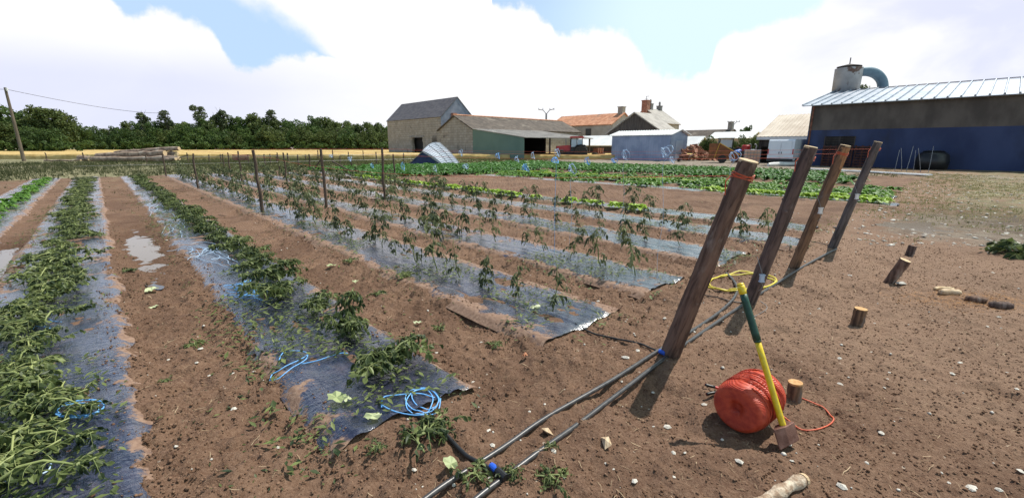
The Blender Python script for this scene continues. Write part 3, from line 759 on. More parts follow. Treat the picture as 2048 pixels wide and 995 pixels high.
M['glass'] = mat('window_glass', (.03, .035, .04), None, rough=.06, spec=.8)
M['shutter'] = mat('dark_window', (.03, .022, .02), None, rough=.6)
M['brick'] = mat('brick_chimney', (.28, .12, .08), (.40, .20, .14), 4, .9)
M['grey_stone'] = mat('grey_stone', (.20, .19, .18), (.30, .28, .26), 2, .9)
M['rust'] = mat('rusty_iron', (.13, .048, .030), (.24, .095, .055), 3, .85)
M['orange_paint'] = mat('orange_painted_steel', (.27, .095, .028), (.17, .062, .022), 2, .7)
M['tractor_red'] = mat('tractor_red', (.50, .035, .03), (.40, .03, .028), 2, .35)
M['tyre'] = mat('tyre_rubber', (.020, .019, .018), (.05, .042, .036), 6, .85)
M['van_white'] = mat('white_van_paint', (.72, .75, .80), (.76, .79, .83), 1, .25, coat=.4)
M['white_plastic'] = mat('white_plastic', (.74, .73, .70), (.80, .79, .76), 2, .4)
M['lamp_red'] = mat('red_lamp_lens', (.45, .02, .02), None, rough=.2)
M['tank'] = mat('tank_plastic', (.62, .38, .24), (.70, .50, .36), 3, .45)
M['blue_drum'] = mat('blue_drum_plastic', (.03, .13, .50), None, rough=.4)
M['pole_wood'] = mat('pole_wood', (.11, .082, .058), (.18, .14, .10), 4, .85, stretch=(4, 4, .3), bump=.4)
M['log_bark'] = mat('log_bark', (.15, .10, .075), (.33, .245, .185), 3, .9, bump=.7, c3=(.40, .33, .27), s3=1.1)
M['stake_wood'] = mat('stake_wood', (.055, .036, .026), (.13, .088, .062), 8, .85, stretch=(5, 5, .5), bump=.4)
M['grey_metal'] = mat('grey_metal', (.22, .22, .23), (.32, .32, .33), 4, .5, .5)

def slab(mb, pts, th):
    """a roof slope: four corner points, given real thickness downwards"""
    p = [Vector(q) for q in pts]; nrm = (p[1] - p[0]).cross(p[3] - p[0]).normalized()
    if nrm.z < 0: nrm = -nrm
    mb.prism(p, -nrm * th)
def ribs(mb, e0, e1, r0, r1, n, h=.045, w=.06):
    """standing ribs running from eave (e0-e1) to ridge (r0-r1)"""
    e0, e1, r0, r1 = map(Vector, (e0, e1, r0, r1)); up = (e1 - e0).cross(r0 - e0).normalized()
    if up.z < 0: up = -up
    ax = (e1 - e0).normalized()
    for k in range(n + 1):
        f = k / n; a = e0.lerp(e1, f) + up * .003; b = r0.lerp(r1, f) + up * .003
        mb.prism([a - ax * w / 2, a + ax * w / 2, a + ax * w / 4 + up * h, a - ax * w / 4 + up * h], b - a)
def wallbox(mb, W, L, he, hr, ridge, th=.35, openings=(), back=True):
    """four walls with gables. local x=v in [0,W], y=u in [0,L]; openings: (wall, a0, a1, z0, z1), wall 'v0' or 'u0'"""
    def wall(fixed, rng_, name, gab):
        ops = [o for o in openings if o[0] == name]
        def put(a0, a1, z0, z1):
            if a1 - a0 < .01 or z1 - z0 < .01: return
            if fixed[0] == 'x': mb.box2((fixed[1], a0, z0), (fixed[1] + th, a1, z1))
            else: mb.box2((a0, fixed[1], z0), (a1, fixed[1] + th, z1))
        cur = rng_[0]
        for _, a0, a1, z0, z1 in sorted(ops, key=lambda o: o[1]):
            put(cur, a0, 0, he); put(a0, a1, 0, z0); put(a0, a1, z1, he); cur = a1
        put(cur, rng_[1], 0, he)
        if gab:
            mid = (rng_[0] + rng_[1]) / 2
            if fixed[0] == 'x': mb.prism([(fixed[1], rng_[0], he), (fixed[1], rng_[1], he), (fixed[1], mid, hr)], (th, 0, 0))
            else: mb.prism([(rng_[0], fixed[1], he), (rng_[1], fixed[1], he), (mid, fixed[1], hr)], (0, th, 0))
    gx = ridge == 'v'
    wall(('x', 0), (0, L), 'v0', gx); wall(('x', W - th), (0, L), 'v1', gx)
    wall(('y', 0), (th, W - th) if gx else (0.001, W - .001), 'u0', not gx); wall(('y', L - th), (th, W - th) if gx else (0.001, W - .001), 'u1', not gx)
def gable_roof(mb, W, L, he, hr, ridge, ov=.25, th=.12, nrib=0):
    sl = (hr - he) / ((L if ridge == 'v' else W) / 2); z = he - ov * sl + .06; zr = hr + .06
    if ridge == 'u':
        slab(mb, [(-ov, -ov, z), (-ov, L + ov, z), (W / 2, L + ov, zr), (W / 2, -ov, zr)], th); slab(mb, [(W + ov, -ov, z), (W + ov, L + ov, z), (W / 2 + .004, L + ov, zr), (W / 2 + .004, -ov, zr)], th)
        if nrib:
            ribs(mb, (-ov, -ov, z), (-ov, L + ov, z), (W / 2, -ov, zr), (W / 2, L + ov, zr), nrib); ribs(mb, (W + ov, -ov, z), (W + ov, L + ov, z), (W / 2, -ov, zr), (W / 2, L + ov, zr), nrib)
    else:
        slab(mb, [(-ov, -ov, z), (W + ov, -ov, z), (W + ov, L / 2, zr), (-ov, L / 2, zr)], th); slab(mb, [(-ov, L + ov, z), (W + ov, L + ov, z), (W + ov, L / 2 + .004, zr), (-ov, L / 2 + .004, zr)], th)
        if nrib:
            ribs(mb, (-ov, -ov, z), (W + ov, -ov, z), (-ov, L / 2, zr), (W + ov, L / 2, zr), nrib); ribs(mb, (-ov, L + ov, z), (W + ov, L + ov, z), (-ov, L / 2, zr), (W + ov, L / 2, zr), nrib)
def site(name, label, cat, u, v, group=None, z=0):
    x, y = xy(u, v); return thing(name, label, cat, (x, y, z), ROWROT, group)
def courses(mb, x, y0, y1, z0, z1, dz=.42):
    """raised string of rough stone edges is left to the material; only quoins stand proud"""
    for k in range(int((z1 - z0) / dz)):
        w = .55 if k % 2 else .32
        mb.box2((x - .012, y0, z0 + k * dz + .01), (x + .0, y0 + w, z0 + (k + 1) * dz - .01)); mb.box2((x - .012, y1 - w, z0 + k * dz + .01), (x, y1, z0 + (k + 1) * dz - .01))

# the low stone building with the green lean-to
vB = 36.6; uE = 46.9; uF = 54.8; HE = 3.85; HR = 5.65
LB = atu(1123, 247, (uE + uF) / 2)[0] - vB
t = site('farm_outbuilding', 'low stone outbuilding with brown tiled roof and a green walled open lean-to', 'outbuilding', uE, vB)
w = MB(); wallbox(w, LB, uF - uE, HE, HR, 'v'); wo = w.build('wall', M['ashlar'], t)
for e in (0, 1):
    q = MB(); Lq = uF - uE
    for k in range(9):
        ww = .55 if (k + e) % 2 else .32; ya, yb = (0, ww) if e == 0 else (Lq - ww, Lq)
        q.box2((-.012, ya, k * .425), (.0, yb, (k + 1) * .425))
    q.build('quoin', M['ashlar'], wo)
w = MB(); gable_roof(w, LB, uF - uE, HE, HR, 'v', .22, .14); ro = w.build('roof', M['tile_brown'], t)
w = MB(); w.tube([(-.22, (uF - uE) / 2, HR + .09), (LB + .2, (uF - uE) / 2, HR + .09)], .11, 8); w.build('ridge_tile', M['tile_orange'], ro)
uL = 37.3; LL = atu(1182, 275.5, uL)[0] - vB; ZL = 2.62
w = MB(); y1 = -.004; w.prism([(0, uL - uE, 0), (0, y1, 0), (0, y1, HE - .12), (0, uL - uE, ZL)], (.08, 0, 0)); w.build('green_wall', M['green_sheet'], t)
w = MB(); slab(w, [(-.15, uL - uE - .35, ZL - .02), (LL, uL - uE - .35, ZL - .02), (LL, -.02, HE - .04), (-.15, -.02, HE - .04)], .07)
ribs(w, (-.15, uL - uE - .35, ZL - .02), (LL, uL - uE - .35, ZL - .02), (-.15, -.02, HE - .04), (LL, -.02, HE - .04), 40, .03, .12); w.build('lean_to_roof', M['fibre'], t)
w = MB(); w.box2((.09, -.09, 0), (LL, -.03, HE - .18)); w.build('shade_panel', M['dark'], t)  # dark sheet added so the open lean-to looks deep in shade
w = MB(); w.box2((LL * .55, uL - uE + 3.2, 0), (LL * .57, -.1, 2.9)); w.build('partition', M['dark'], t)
for f in (.36, .68, .985):
    w = MB(); w.box2((LL * f - .08, uL - uE, 0), (LL * f + .08, uL - uE + .16, ZL - .02)); w.build('post', M['dark_wood'], t)

# the tall stone barn behind it
vA = 37.6; uA0, zA0 = atv(881, 231.5, vA); uA1, zA1 = atv(774, 243, vA); hA = (zA0 + zA1) / 2
WA = atu(947, 231, uA0)[0] - vA; LA = uA1 - uA0; rA = atu(912, 194, uA0)[1]
t = site('stone_barn', 'tall pale limestone barn with dark slate roof and a ragged doorway', 'barn', uA0, vA)
d0 = atv(823, 290, vA)[0] - uA0; d1 = atv(846, 290, vA)[0] - uA0; dz = atv(834, 275, vA)[1]
d0, d1 = min(d0, d1), max(d0, d1)
w = MB(); wallbox(w, WA, LA, hA, rA, 'u', .5, [('v0', d0, d1, 0, dz)])
wo = w.build('wall', make_ashlar('stained_limestone_wall', (atv(869, 280, vA)[0] - uA0, 3.4, 1.0)), t)
q = MB(); r_ = random.Random(4)
for k in range(9):
    z = k * dz / 9; e = r_.uniform(.05, .3); q.box2((.06, d1 - e, z), (.46, d1 + .002, z + dz / 9)); e = r_.uniform(.02, .22); q.box2((.06, d0 - .002, z), (.46, d0 + e, z + dz / 9))
q.build('door_jamb', M['ashlar'], wo)
q = MB(); q.box2((-.03, d0 - .5, dz), (.3, d1 + .6, dz + .32)); q.build('lintel', M['grey_stone'], wo)
w = MB(); w.box2((.9, d0 - .5, 0), (1.0, d1 + .5, dz + .3)); w.build('door', M['dark'], t)  # near-black panel painting the dark inside the doorway, not a door leaf
w = MB(); w.prism([(0, -.012, hA - 1.6), (WA, -.012, hA - 1.6), (WA, -.012, hA), (WA / 2, -.012, rA), (0, -.012, hA)], (0, -.05, 0)); w.build('slate_gable', M['slate_wall'], t)
w = MB(); gable_roof(w, WA, LA, hA, rA, 'u', .12, .12); w.build('roof', M['slate'], t)
w = MB(); w.box2((WA * .30, -.55, hA - 2.4), (WA * .30 + .75, -.07, hA + .55)); w.build('chimney', M['brick'], t)

# the big blue shed on the right
vS = 43.5; uS1 = atv(1624, 210, vS)[0]; uS0 = -14.0; hS = 4.82; zP = 2.86
vR, zR = atu(1673, 183, uS1 + .4); WS2 = vR - vS
t = site('blue_shed', 'long block shed painted blue below grey render with a ribbed silver roof', 'shed', uS0, vS)
LS = uS1 - uS0; WS = 2 * WS2
wy0 = atv(1708, 285, vS)[0] - uS0; wy1 = atv(1650, 285, vS)[0] - uS0; wz0 = atv(1680, 297, vS)[1]; wz1 = atv(1680, 272.5, vS)[1]
w = MB(); th = .3
def wl(mb, z0, z1, cut=True):
    if cut and z0 < wz0 and z1 > wz0:
        mb.box2((0, 0, z0), (th, wy0, z1)); mb.box2((0, wy1, z0), (th, LS, z1)); mb.box2((0, wy0, z0), (th, wy1, wz0)); mb.box2((0, wy0, wz1), (th, wy1, z1))
    else: mb.box2((0, 0, z0), (th, LS, z1))
    for y0 in (0, LS - th): mb.box2((th, y0, z0), (WS, y0 + th, z1))
    mb.box2((WS, 0, z0), (WS + th, LS, z1))
wl(w, -.1, zP); w.build('blue_wall', M['shed_blue'], t)
w = MB(); wl(w, zP, hS, False)
for y0 in (0, LS - th): w.prism([(0, y0, hS), (WS, y0, hS), (WS / 2, y0, zR - .1)], (0, th, 0))
w.build('grey_wall', M['shed_grey'], t)
w = MB(); sl = (zR - hS) / WS2; ov = .45; z = hS - ov * sl + .08
slab(w, [(-ov, -.4, z), (-ov, LS + .55, z), (WS2, LS + .55, zR), (WS2, -.4, zR)], .06); slab(w, [(WS + ov, -.4, z), (WS + ov, LS + .55, z), (WS2 + .004, LS + .55, zR), (WS2 + .004, -.4, zR)], .06)
ribs(w, (-ov, -.4, z), (-ov, LS + .55, z), (WS2, -.4, zR), (WS2, LS + .55, zR), int(LS / .62), .11, .12)
ro = w.build('roof', M['galv'], t)
w = MB(); w.box2((WS2 - .15, -.4, zR + .045), (WS2 + .15, LS + .55, zR + .085)); w.build('ridge_cap', M['grey_metal'], ro)
w = MB(); w.box2((.20, wy0, wz0), (.26, wy1, wz1)); wi = w.build('window', M['shutter'], t)
w = MB()
for k in range(7): w.box2((-.03, wy0, wz0 + .06 + k * (wz1 - wz0 - .1) / 6.5), (.05, wy1, wz0 + .11 + k * (wz1 - wz0 - .1) / 6.5))
w.build('louvre', M['dark_wood'], wi)
for fy0, fy1, fx in (((wy0 + wy1) / 2 - .05, (wy0 + wy1) / 2 + .05, -.031), (wy0 - .06, wy0 - .002, 0), (wy1 + .002, wy1 + .06, 0)):
    w = MB(); w.box2((-.06, fy0, wz0), (fx, fy1, wz1)); w.build('frame', M['dark_wood'], wi)
w = MB(); w.tube([(-.09, LS - .18, hS - .1), (-.09, LS - .18, .1)], .06, 8); w.build('downpipe', M['rust'], t)

# dust collector behind the shed ridge
pc = D(1691, 180, 44.0); pr = 46 / 898 * 44 / 2
t = thing('dust_collector', 'rusty white cyclone dust collector with a curved blue grey duct above the shed roof', 'dust collector', (pc.x, pc.y, 0))
zt = D(1693, 137, 44).z; zb = pc.z - .3
w = MB(); w.lathe([(pr * .96, zb), (pr * .98, zt - .02), (pr * .98, zt)], 28); w.build('drum', mat('stained_white_metal', (.34, .325, .315), (.46, .445, .43), .8, .6, c3=(.15, .085, .06), s3=.55, l3=.56, h3=.62), t, True)
w = MB(); w.lathe([(pr * .15, zb - 2.6), (pr * .95, zb)], 24); w.build('cone', M['rust'], t, True)
w = MB(); w.lathe([(pr * .2, zt + .01), (pr * .86, zt + .10), (pr * .88, zt + .17), (.05, zt + .40)], 24); w.tube([(0, 0, zt + .3), (0, 0, zt + .95)], .045, 6); w.build('cap', M['dark_wood'], t)
w = MB(); w.box2((-pr - .1, -pr - .1, zb - .1), (pr + .1, pr + .1, zb - .02)); w.build('platform', M['rust'], t)
for sx in (-1, 1):
    for sy in (-1, 1):
        w = MB(); w.box2((sx * pr - .07, sy * pr - .07, 0), (sx * pr + .07, sy * pr + .07, zb - .1)); w.build('leg', M['grey_metal'], t)
P0 = D(1712, 146, 44) - Vector((pc.x, pc.y, 0)); path = [D(x, y, 44) - Vector((pc.x, pc.y, 0)) for x, y in ((1712, 144), (1735, 143), (1752, 148), (1763, 160), (1766, 176), (1766, 200))]
w = MB(); w.tube(smoothpath(path, 6), [.43] * 31, 16); w.build('duct', mat('blue_grey_duct', (.085, .15, .20), (.13, .20, .25), 1.2, .5, .2), t, True)

# grey blue metal shed: long side faces the field, its door end faces right
uM, vM = guv(1338, 322); uM1 = atv(1223, 300, vM)[0]; LM = uM1 - uM; WM = atu(1373, 300, uM)[0] - vM; zM = atv(1337, 269, vM)[1]; rM = atu(1358, 260, uM)[1]
t = site('metal_shed', 'grey blue sheet metal shed with a low white roof', 'shed', uM, vM)
w = MB(); wallbox(w, WM, LM, zM, rM, 'u', .05)
n = int(LM / .3)
for k in range(n): w.box2((-.022, k * LM / n + .03, .02), (-.001, k * LM / n + .13, zM - .02))
w.build('wall', M['metal_blue'], t)
w = MB(); w.box2((WM * .30, -.045, .05), (WM * .72, -.004, min(2.2, zM - .2))); dr = w.build('door', mat('pale_blue_cladding', (.34, .39, .50), (.44, .49, .60), .8, .45, .3), t)
w = MB(); w.box2((WM * .64, -.09, 1.0), (WM * .67, -.046, 1.2)); w.build('handle', M['black_plastic'], dr)
w = MB(); gable_roof(w, WM, LM, zM, rM, 'u', .28, .05, 24); w.build('roof', M['white_sheet'], t)

# houses of the farmstead: placed from the corner nearest the field
def house(name, label, cat, px, py, Y, W, L, he, hr, ridge, wm, rm, windows=(), chim=(), ov=.25, nrib=0):
    p = D(px, py, Y); u, v = uv(p.x, p.y)
    t = site(name, label, cat, u, v)
    w = MB(); wallbox(w, W, L, he, hr, ridge); wo = w.build('wall', wm, t)
    w = MB(); gable_roof(w, W, L, he, hr, ridge, ov, .14, nrib); ro = w.build('roof', rm, t)
    for side, a, z, ww, hh in windows:
        f = MB(); g = MB()
        if side == 'v0': f.box2((-.03, a - ww / 2, z), (-.002, a + ww / 2, z + hh)); g.box2((-.045, a - ww / 2 + .08, z + .08), (-.031, a + ww / 2 - .08, z + hh - .08))
        else: f.box2((a - ww / 2, -.03, z), (a + ww / 2, -.002, z + hh)); g.box2((a - ww / 2 + .08, -.045, z + .08), (a + ww / 2 - .08, -.031, z + hh - .08))
        fo = f.build('window', M['dark_wood'], t); g.build('pane', M['glass'], fo)
    for cx_, cy_, cw, z0, z1, cm, pot in chim:
        c = MB(); c.box2((cx_ - cw / 2, cy_ - cw / 2, z0), (cx_ + cw / 2, cy_ + cw / 2, z1)); c.box2((cx_ - cw / 2 - .08, cy_ - cw / 2 - .08, z1), (cx_ + cw / 2 + .08, cy_ + cw / 2 + .08, z1 + .15)); co = c.build('chimney', cm, ro)
        if pot:
            c = MB(); c.lathe([(.22, z1 + .15), (.16, z1 + .5), (.24, z1 + .55), (.10, z1 + .9)], 10, Matrix.Translation((cx_, cy_, 0))); c.build('chimney_pot', M['grey_stone'], t)
    return t
# orange roofed house: right front corner seen at (1222,250)
p = D(1222, 262, 74); 
house('tiled_house', 'beige farmhouse with a bright orange tiled roof and one dark window', 'house', 1222, 262, 74, 7.0, 13.5, 5.15, 7.0, 'u', M['render_beige'], M['tile_orange'], [('v0', 4.6, 2.9, 1.2, 1.6)], [(3.5, .5, .9, 6.6, 7.9, M['render_beige'], False)])
p = D(1330, 262, 66)
house('open_barn', 'dark gabled open barn with a pale grey sheet roof', 'barn', 1326, 262, 66, 4.6, 9.6, 3.7, 6.6, 'v', M['dark_wood'], M['fibre'], [], [], .35)  # closed dark walls paint the shaded inside of the open barn
house('chimney_house', 'tall stone house with grey slate roof, brick chimney and two pots', 'house', 1328, 258, 82, 5.6, 8.0, 5.7, 8.4, 'v', M['render_beige'], M['fibre'], [('u0', 2.2, 2.9, .9, 1.5), ('u0', 4.2, 2.9, .9, 1.5)],
      [(-.0, 4.0, 1.1, 7.6, 9.7, M['brick'], False), (1.6, 4.0, .8, 8.2, 9.2, M['grey_stone'], True), (5.0, 4.0, .8, 8.2, 9.0, M['grey_stone'], True)])
house('low_grey_house', 'long low house with a grey brown roof beyond the metal shed', 'house', 1450, 280, 84, 7.0, 15, 3.0, 4.7, 'u', M['render_beige'], M['tile_brown'], [], [(3.5, .6, .8, 4.4, 6.0, M['grey_stone'], False)])
house('white_roof_shed', 'low shed with a bright white roof behind the shrubs', 'shed', 1500, 278, 72, 5.5, 6.6, 2.9, 3.9, 'u', M['render_beige'], M['white_sheet'])
house('low_sheet_shed', 'low dark shed with a white sheet roof just left of the metal shed', 'shed', 1235, 296, 63, 6, 8.2, 1.75, 3.1, 'u', M['dark_wood'], M['white_sheet'])
house('small_sheet_shed', 'small white roofed shed just right of the metal shed', 'shed', 1392, 298, 62, 4, 5.5, 1.7, 2.9, 'u', M['dark_wood'], M['white_sheet'])
# cream roofed open shed next to the blue shed
pz = D(1614, 270, 41.5); u_, v_ = uv(pz.x, pz.y); ew = D(1614, 272, 41.5).z
u2 = atv(1520, 276, v_)[0]; Lc = u2 - u_
t = site('cream_roof_shed', 'open fronted shed with a cream roof between van and blue shed', 'shed', u_, v_)
w = MB(); slab(w, [(-.3, -.2, ew), (-.3, Lc + .2, ew), (5.5, Lc + .2, ew + 2.3), (5.5, -.2, ew + 2.3)], .08); ribs(w, (-.3, -.2, ew), (-.3, Lc + .2, ew), (5.5, -.2, ew + 2.3), (5.5, Lc + .2, ew + 2.3), int(Lc / .3), .03, .1); w.build('roof', M['fibre_cream'], t)
w = MB(); w.box2((-.34, -.2, ew - .30), (-.28, Lc + .2, ew - .06)); w.build('fascia', M['white_sheet'], t)
w = MB(); w.box2((5.0, 0, 0), (5.2, Lc, ew + 1.9)); w.box2((0, Lc - .2, 0), (5.0, Lc, ew - .1)); w.box2((.1, .2, ew - .95), (.2, Lc - .2, ew - .3)); w.build('wall', M['dark_wood'], t)
for f in (.02, .5, .97):
    w = MB(); w.box2((0, Lc * f, 0), (.16, Lc * f + .16, ew - .08)); w.build('post', M['dark_wood'], t)

# the toppled shelter with corrugated roof
def shelter():
    FL = Vector((*G(816, 331), .02)); FR = Vector((*G(886, 332), .02)); Yf = (FL.y + FR.y) / 2
    A = D(845, 303, Yf); ln = D(880, 287, Yf + 4.2) - A
    c0 = FL.copy()
    t = thing('tilted_shelter', 'toppled low shelter with white corrugated roof and dark blue end', 'shelter', (c0.x, c0.y, 0)); O = Vector((c0.x, c0.y, 0))
    w = MB(); w.prism([FL - O, FR - O, A - O - Vector((0, 0, .03))], (.02, .10, 0)); w.build('end_panel', mat('dark_blue_sheet', (.014, .026, .085), (.03, .045, .13), 2, .6), t)
    BR = D(918, 327, Yf + 4.2); n = 9; g = []
    mb = MB()
    for i in range(n + 1):
        f = i / n; a = A.lerp(A + ln, f) + Vector((0, 0, .30 * math.sin(PI * f))); e = FR.lerp(BR, f) + Vector((0, 0, .05))
        g.append([a.lerp(e, k / 24) + Vector((0, 0, .12 * math.sin(PI * k / 24))) - O for k in range(25)])
    for i in range(n):
        for k in range(24): 
            quad = [g[i][k], g[i + 1][k], g[i + 1][k + 1], g[i][k + 1]]; mb.add(quad, [(0, 1, 2, 3)])
    for i in range(n): pass
    low = [[p - Vector((.02, 0, .05)) for p in r] for r in g]
    for i in range(n):
        for k in range(24): mb.add([low[i][k], low[i + 1][k], low[i + 1][k + 1], low[i][k + 1]], [(3, 2, 1, 0)])
    for k in range(24): mb.add([g[0][k], g[0][k + 1], low[0][k + 1], low[0][k]], [(0, 1, 2, 3)])
    for i in range(n): mb.add([g[i][24], g[i + 1][24], low[i + 1][24], low[i][24]], [(0, 1, 2, 3)])
    for k in range(0, 25, 2):
        mb.tube([g[i][k] + Vector((0, 0, .02)) for i in range(n + 1)], .045, 5)
    ro = mb.build('roof_sheet', M['galv'], t)
    mb = MB()
    for i in (0, 3, 6, 9): mb.tube([p + Vector((0, 0, .05)) for p in g[i]], .03, 5)
    mb.build('batten', M['grey_metal'], ro)
    mb = MB()
    for i in range(n): mb.add([A + ln * (i / n) - O + Vector((0, 0, .30 * math.sin(PI * i / n))), A + ln * ((i + 1) / n) - O + Vector((0, 0, .30 * math.sin(PI * (i + 1) / n))), FL.lerp(FL + ln * .9, (i + 1) / n) - O, FL.lerp(FL + ln * .9, i / n) - O], [(0, 1, 2, 3)])
    mb.build('far_sheet', M['white_sheet'], t)
    mb = MB(); mb.tube([FL - O + Vector((0, -.06, .03)), FR - O + Vector((0, -.06, .03))], .03, 6); mb.tube([FL - O + Vector((0, -.06, .03)), A - O + Vector((0, -.06, 0))], .03, 6); mb.tube([A - O + Vector((0, -.06, 0)), FR - O + Vector((0, -.06, .03))], .03, 6)
    mb.build('rim', M['grey_metal'], t)
shelter()

# ---------------------------------------------------------------- vehicles and yard clutter
def wheel(parent, c, r, w, rim, rimm, axis):
    A = Vector(axis).normalized(); Mx = Matrix.Translation(c) @ A.to_track_quat('Z', 'Y').to_matrix().to_4x4()
    a = MB(); a.lathe([(r * .62, -w / 2), (r * .93, -w / 2), (r, -w / 2 + w * .2), (r, w / 2 - w * .2), (r * .93, w / 2), (r * .62, w / 2)], 24, Mx); wo = a.build('wheel', M['tyre'], parent)
    a = MB(); a.lathe([(.02, -w * .44), (r * .2, -w * .46), (r * .60, -w * .36), (r * .60, w * .36), (r * .2, w * .46), (.02, w * .44)], 20, Mx); a.build('rim', rimm, wo)
def tractor():
    pv, pz = atu(1146, 305, 35.6); x, y = xy(35.6, pv); t = thing('tractor', 'red tractor with glazed cab parked at the lean-to', 'tractor', (x, y, 0), R(180 - 8))
    # local +x is forward (left in the photo)
    w = MB(); w.prism([(.3, -.42, 1.05), (.3, .42, 1.05), (.3, .38, 1.72), (.3, -.38, 1.72)], (1.75, 0, -.12)); w.build('hood', M['tractor_red'], t)
    w = MB(); w.box2((-1.2, -.35, .55), (2.0, .35, 1.04)); w.build('chassis', M['black_plastic'], t)
    w = MB(); w.box2((2.06, -.36, .9), (2.12, .36, 1.55)); w.build('grille', M['black_plastic'], t)
    w = MB()
    for sx in (-1.15, -.45, .28):
        for sy in (-.72, .72): w.tube([(sx, sy, 1.1), (sx * .95, sy * .9, 2.55)], .045, 6)
    cab = w.build('cab_frame', M['black_plastic'], t)
    w = MB()
    for sy in (-1, 1):
        w.box((-.80, sy * .685, 1.95), (.62, .02, .9)); w.box((-.08, sy * .685, 1.95), (.62, .02, .9))
    w.box((.26, 0, 1.95), (.02, 1.25, .9)); w.box((-1.12, 0, 1.95), (.02, 1.25, .9)); w.build('window', mat('cab_glass', (.40, .47, .52), None, rough=.08, spec=.8), cab)
    w = MB(); w.box((-.42, 0, 2.64), (1.75, 1.6, .14)); w.box((-.42, 0, 2.73), (1.5, 1.35, .05)); w.build('cab_roof', M['tractor_red'], t)
    w = MB(); w.box2((-1.2, -.7, .9), (.3, .7, 1.48)); w.build('cab_base', M['black_plastic'], t)
    for sy in (-1, 1):
        wheel(t, (-.95, sy * .92, .85), .85, .48, .5, M['tractor_red'], (0, 1, 0)); wheel(t, (1.45, sy * .82, .58), .58, .36, .3, M['tractor_red'], (0, 1, 0))
        w = MB(); w.tube([(-1.75, sy * .92, 1.30), (-1.5, sy * .92, 1.62), (-.95, sy * .92, 1.78), (-.4, sy * .92, 1.62), (-.2, sy * .92, 1.4)], .07, 6); w.box((-.95, sy * .92, 1.72), (1.0, .5, .06)); w.build('mudguard', M['black_plastic'], t)
    w = MB(); w.tube([(.9, .3, 1.6), (.9, .3, 2.5)], .05, 8); w.build('exhaust', M['grey_metal'], t)
tractor()
def implement():
    pv, pz = atu(1203, 305, 34.0); x, y = xy(34.0, pv); t = thing('seed_drill', 'rusty orange farm implement with hoppers behind the tractor', 'farm implement', (x, y, 0), ROWROT + .3)
    w = MB(); w.box2((-1.3, -.08, .5), (1.3, .08, .66)); w.box2((-1.3, .7, .5), (1.3, .86, .66)); w.build('frame', M['rust'], t)
    for k in range(3):
        w = MB(); xk = -.85 + k * .85; w.prism([(xk - .15, .1, .7), (xk + .15, .1, .7), (xk + .34, .1, 1.35), (xk - .34, .1, 1.35)], (0, .6, 0)); w.build('hopper', M['orange_paint'] if k % 2 else M['rust'], t)
    for k in range(7):
        w = MB(); xk = -1.2 + k * .4; w.tube([(xk, 0, .6), (xk, -.25, .5), (xk, -.35, .2), (xk, -.15, 0)], .03, 5); w.build('tine', M['rust'], t)
    for sx in (-1, 1): wheel(t, (sx * 1.45, .4, .42), .42, .2, .3, M['rust'], (1, 0, 0))
implement()
def van():
    x, y = G(1557, 331); brg = math.atan2(x, y); hd = brg + R(17)            # heading, clockwise from +Y
    t = thing('white_van', 'white panel van seen from behind in the shadow of the cream roofed shed', 'van', (x, y, 0), -hd)
    Wd, L, H = 1.95, 4.8, 2.15; hw = Wd / 2                                # local y forward
    prof = [(0, .42), (0, 1.1), (.06, H - .12), (.18, H), (3.3, H), (3.75, H - .25), (4.2, 1.25), (4.75, 1.0), (4.8, .42)]
    w = MB(); w.prism([(-hw, a, b) for a, b in prof], (Wd, 0, 0)); bd = w.build('body', M['van_white'], t)
    for s in (-1, 1):
        w = MB(); w.prism([(s * (hw + .012), 3.15, 1.28), (s * (hw + .012), 3.95, 1.28), (s * (hw + .012), 3.55, 1.92), (s * (hw + .012), 3.15, 1.92)], (-s * .01, 0, 0)); w.build('side_window', M['glass'], t)
        w = MB(); w.box((s * (hw - .05), -.02, 1.15), (.07, .03, .42)); w.build('tail_light', M['lamp_red'], t)
        w = MB(); w.box((s * (hw + .16), 3.7, 1.42), (.2, .12, .28)); w.build('mirror', M['black_plastic'], t)
        for yy in (.85, 3.9): wheel(t, (s * (hw - .10), yy, .33), .33, .22, .3, M['grey_metal'], (1, 0, 0))
        w = MB(); w.box((s * .40, -.012, 1.30), (.76, .02, 1.45)); dr = w.build('rear_door', M['van_white'], t)
        w = MB(); w.box((s * .09, -.032, 1.05), (.05, .02, .16)); w.build('handle', M['black_plastic'], dr)
    w = MB(); w.box((0, -.05, .46), (Wd, .12, .22)); w.build('bumper', M['black_plastic'], t)
    w = MB(); w.box((0, -.026, .80), (.55, .012, .12)); w.build('number_plate', M['white_plastic'], t)
    w = MB(); w.prism([(-hw + .1, 3.74, H - .22), (hw - .1, 3.74, H - .22), (hw - .06, 4.20, 1.29), (-hw + .06, 4.20, 1.29)], (0, .02, .02)); w.build('windscreen', M['glass'], t)
van()
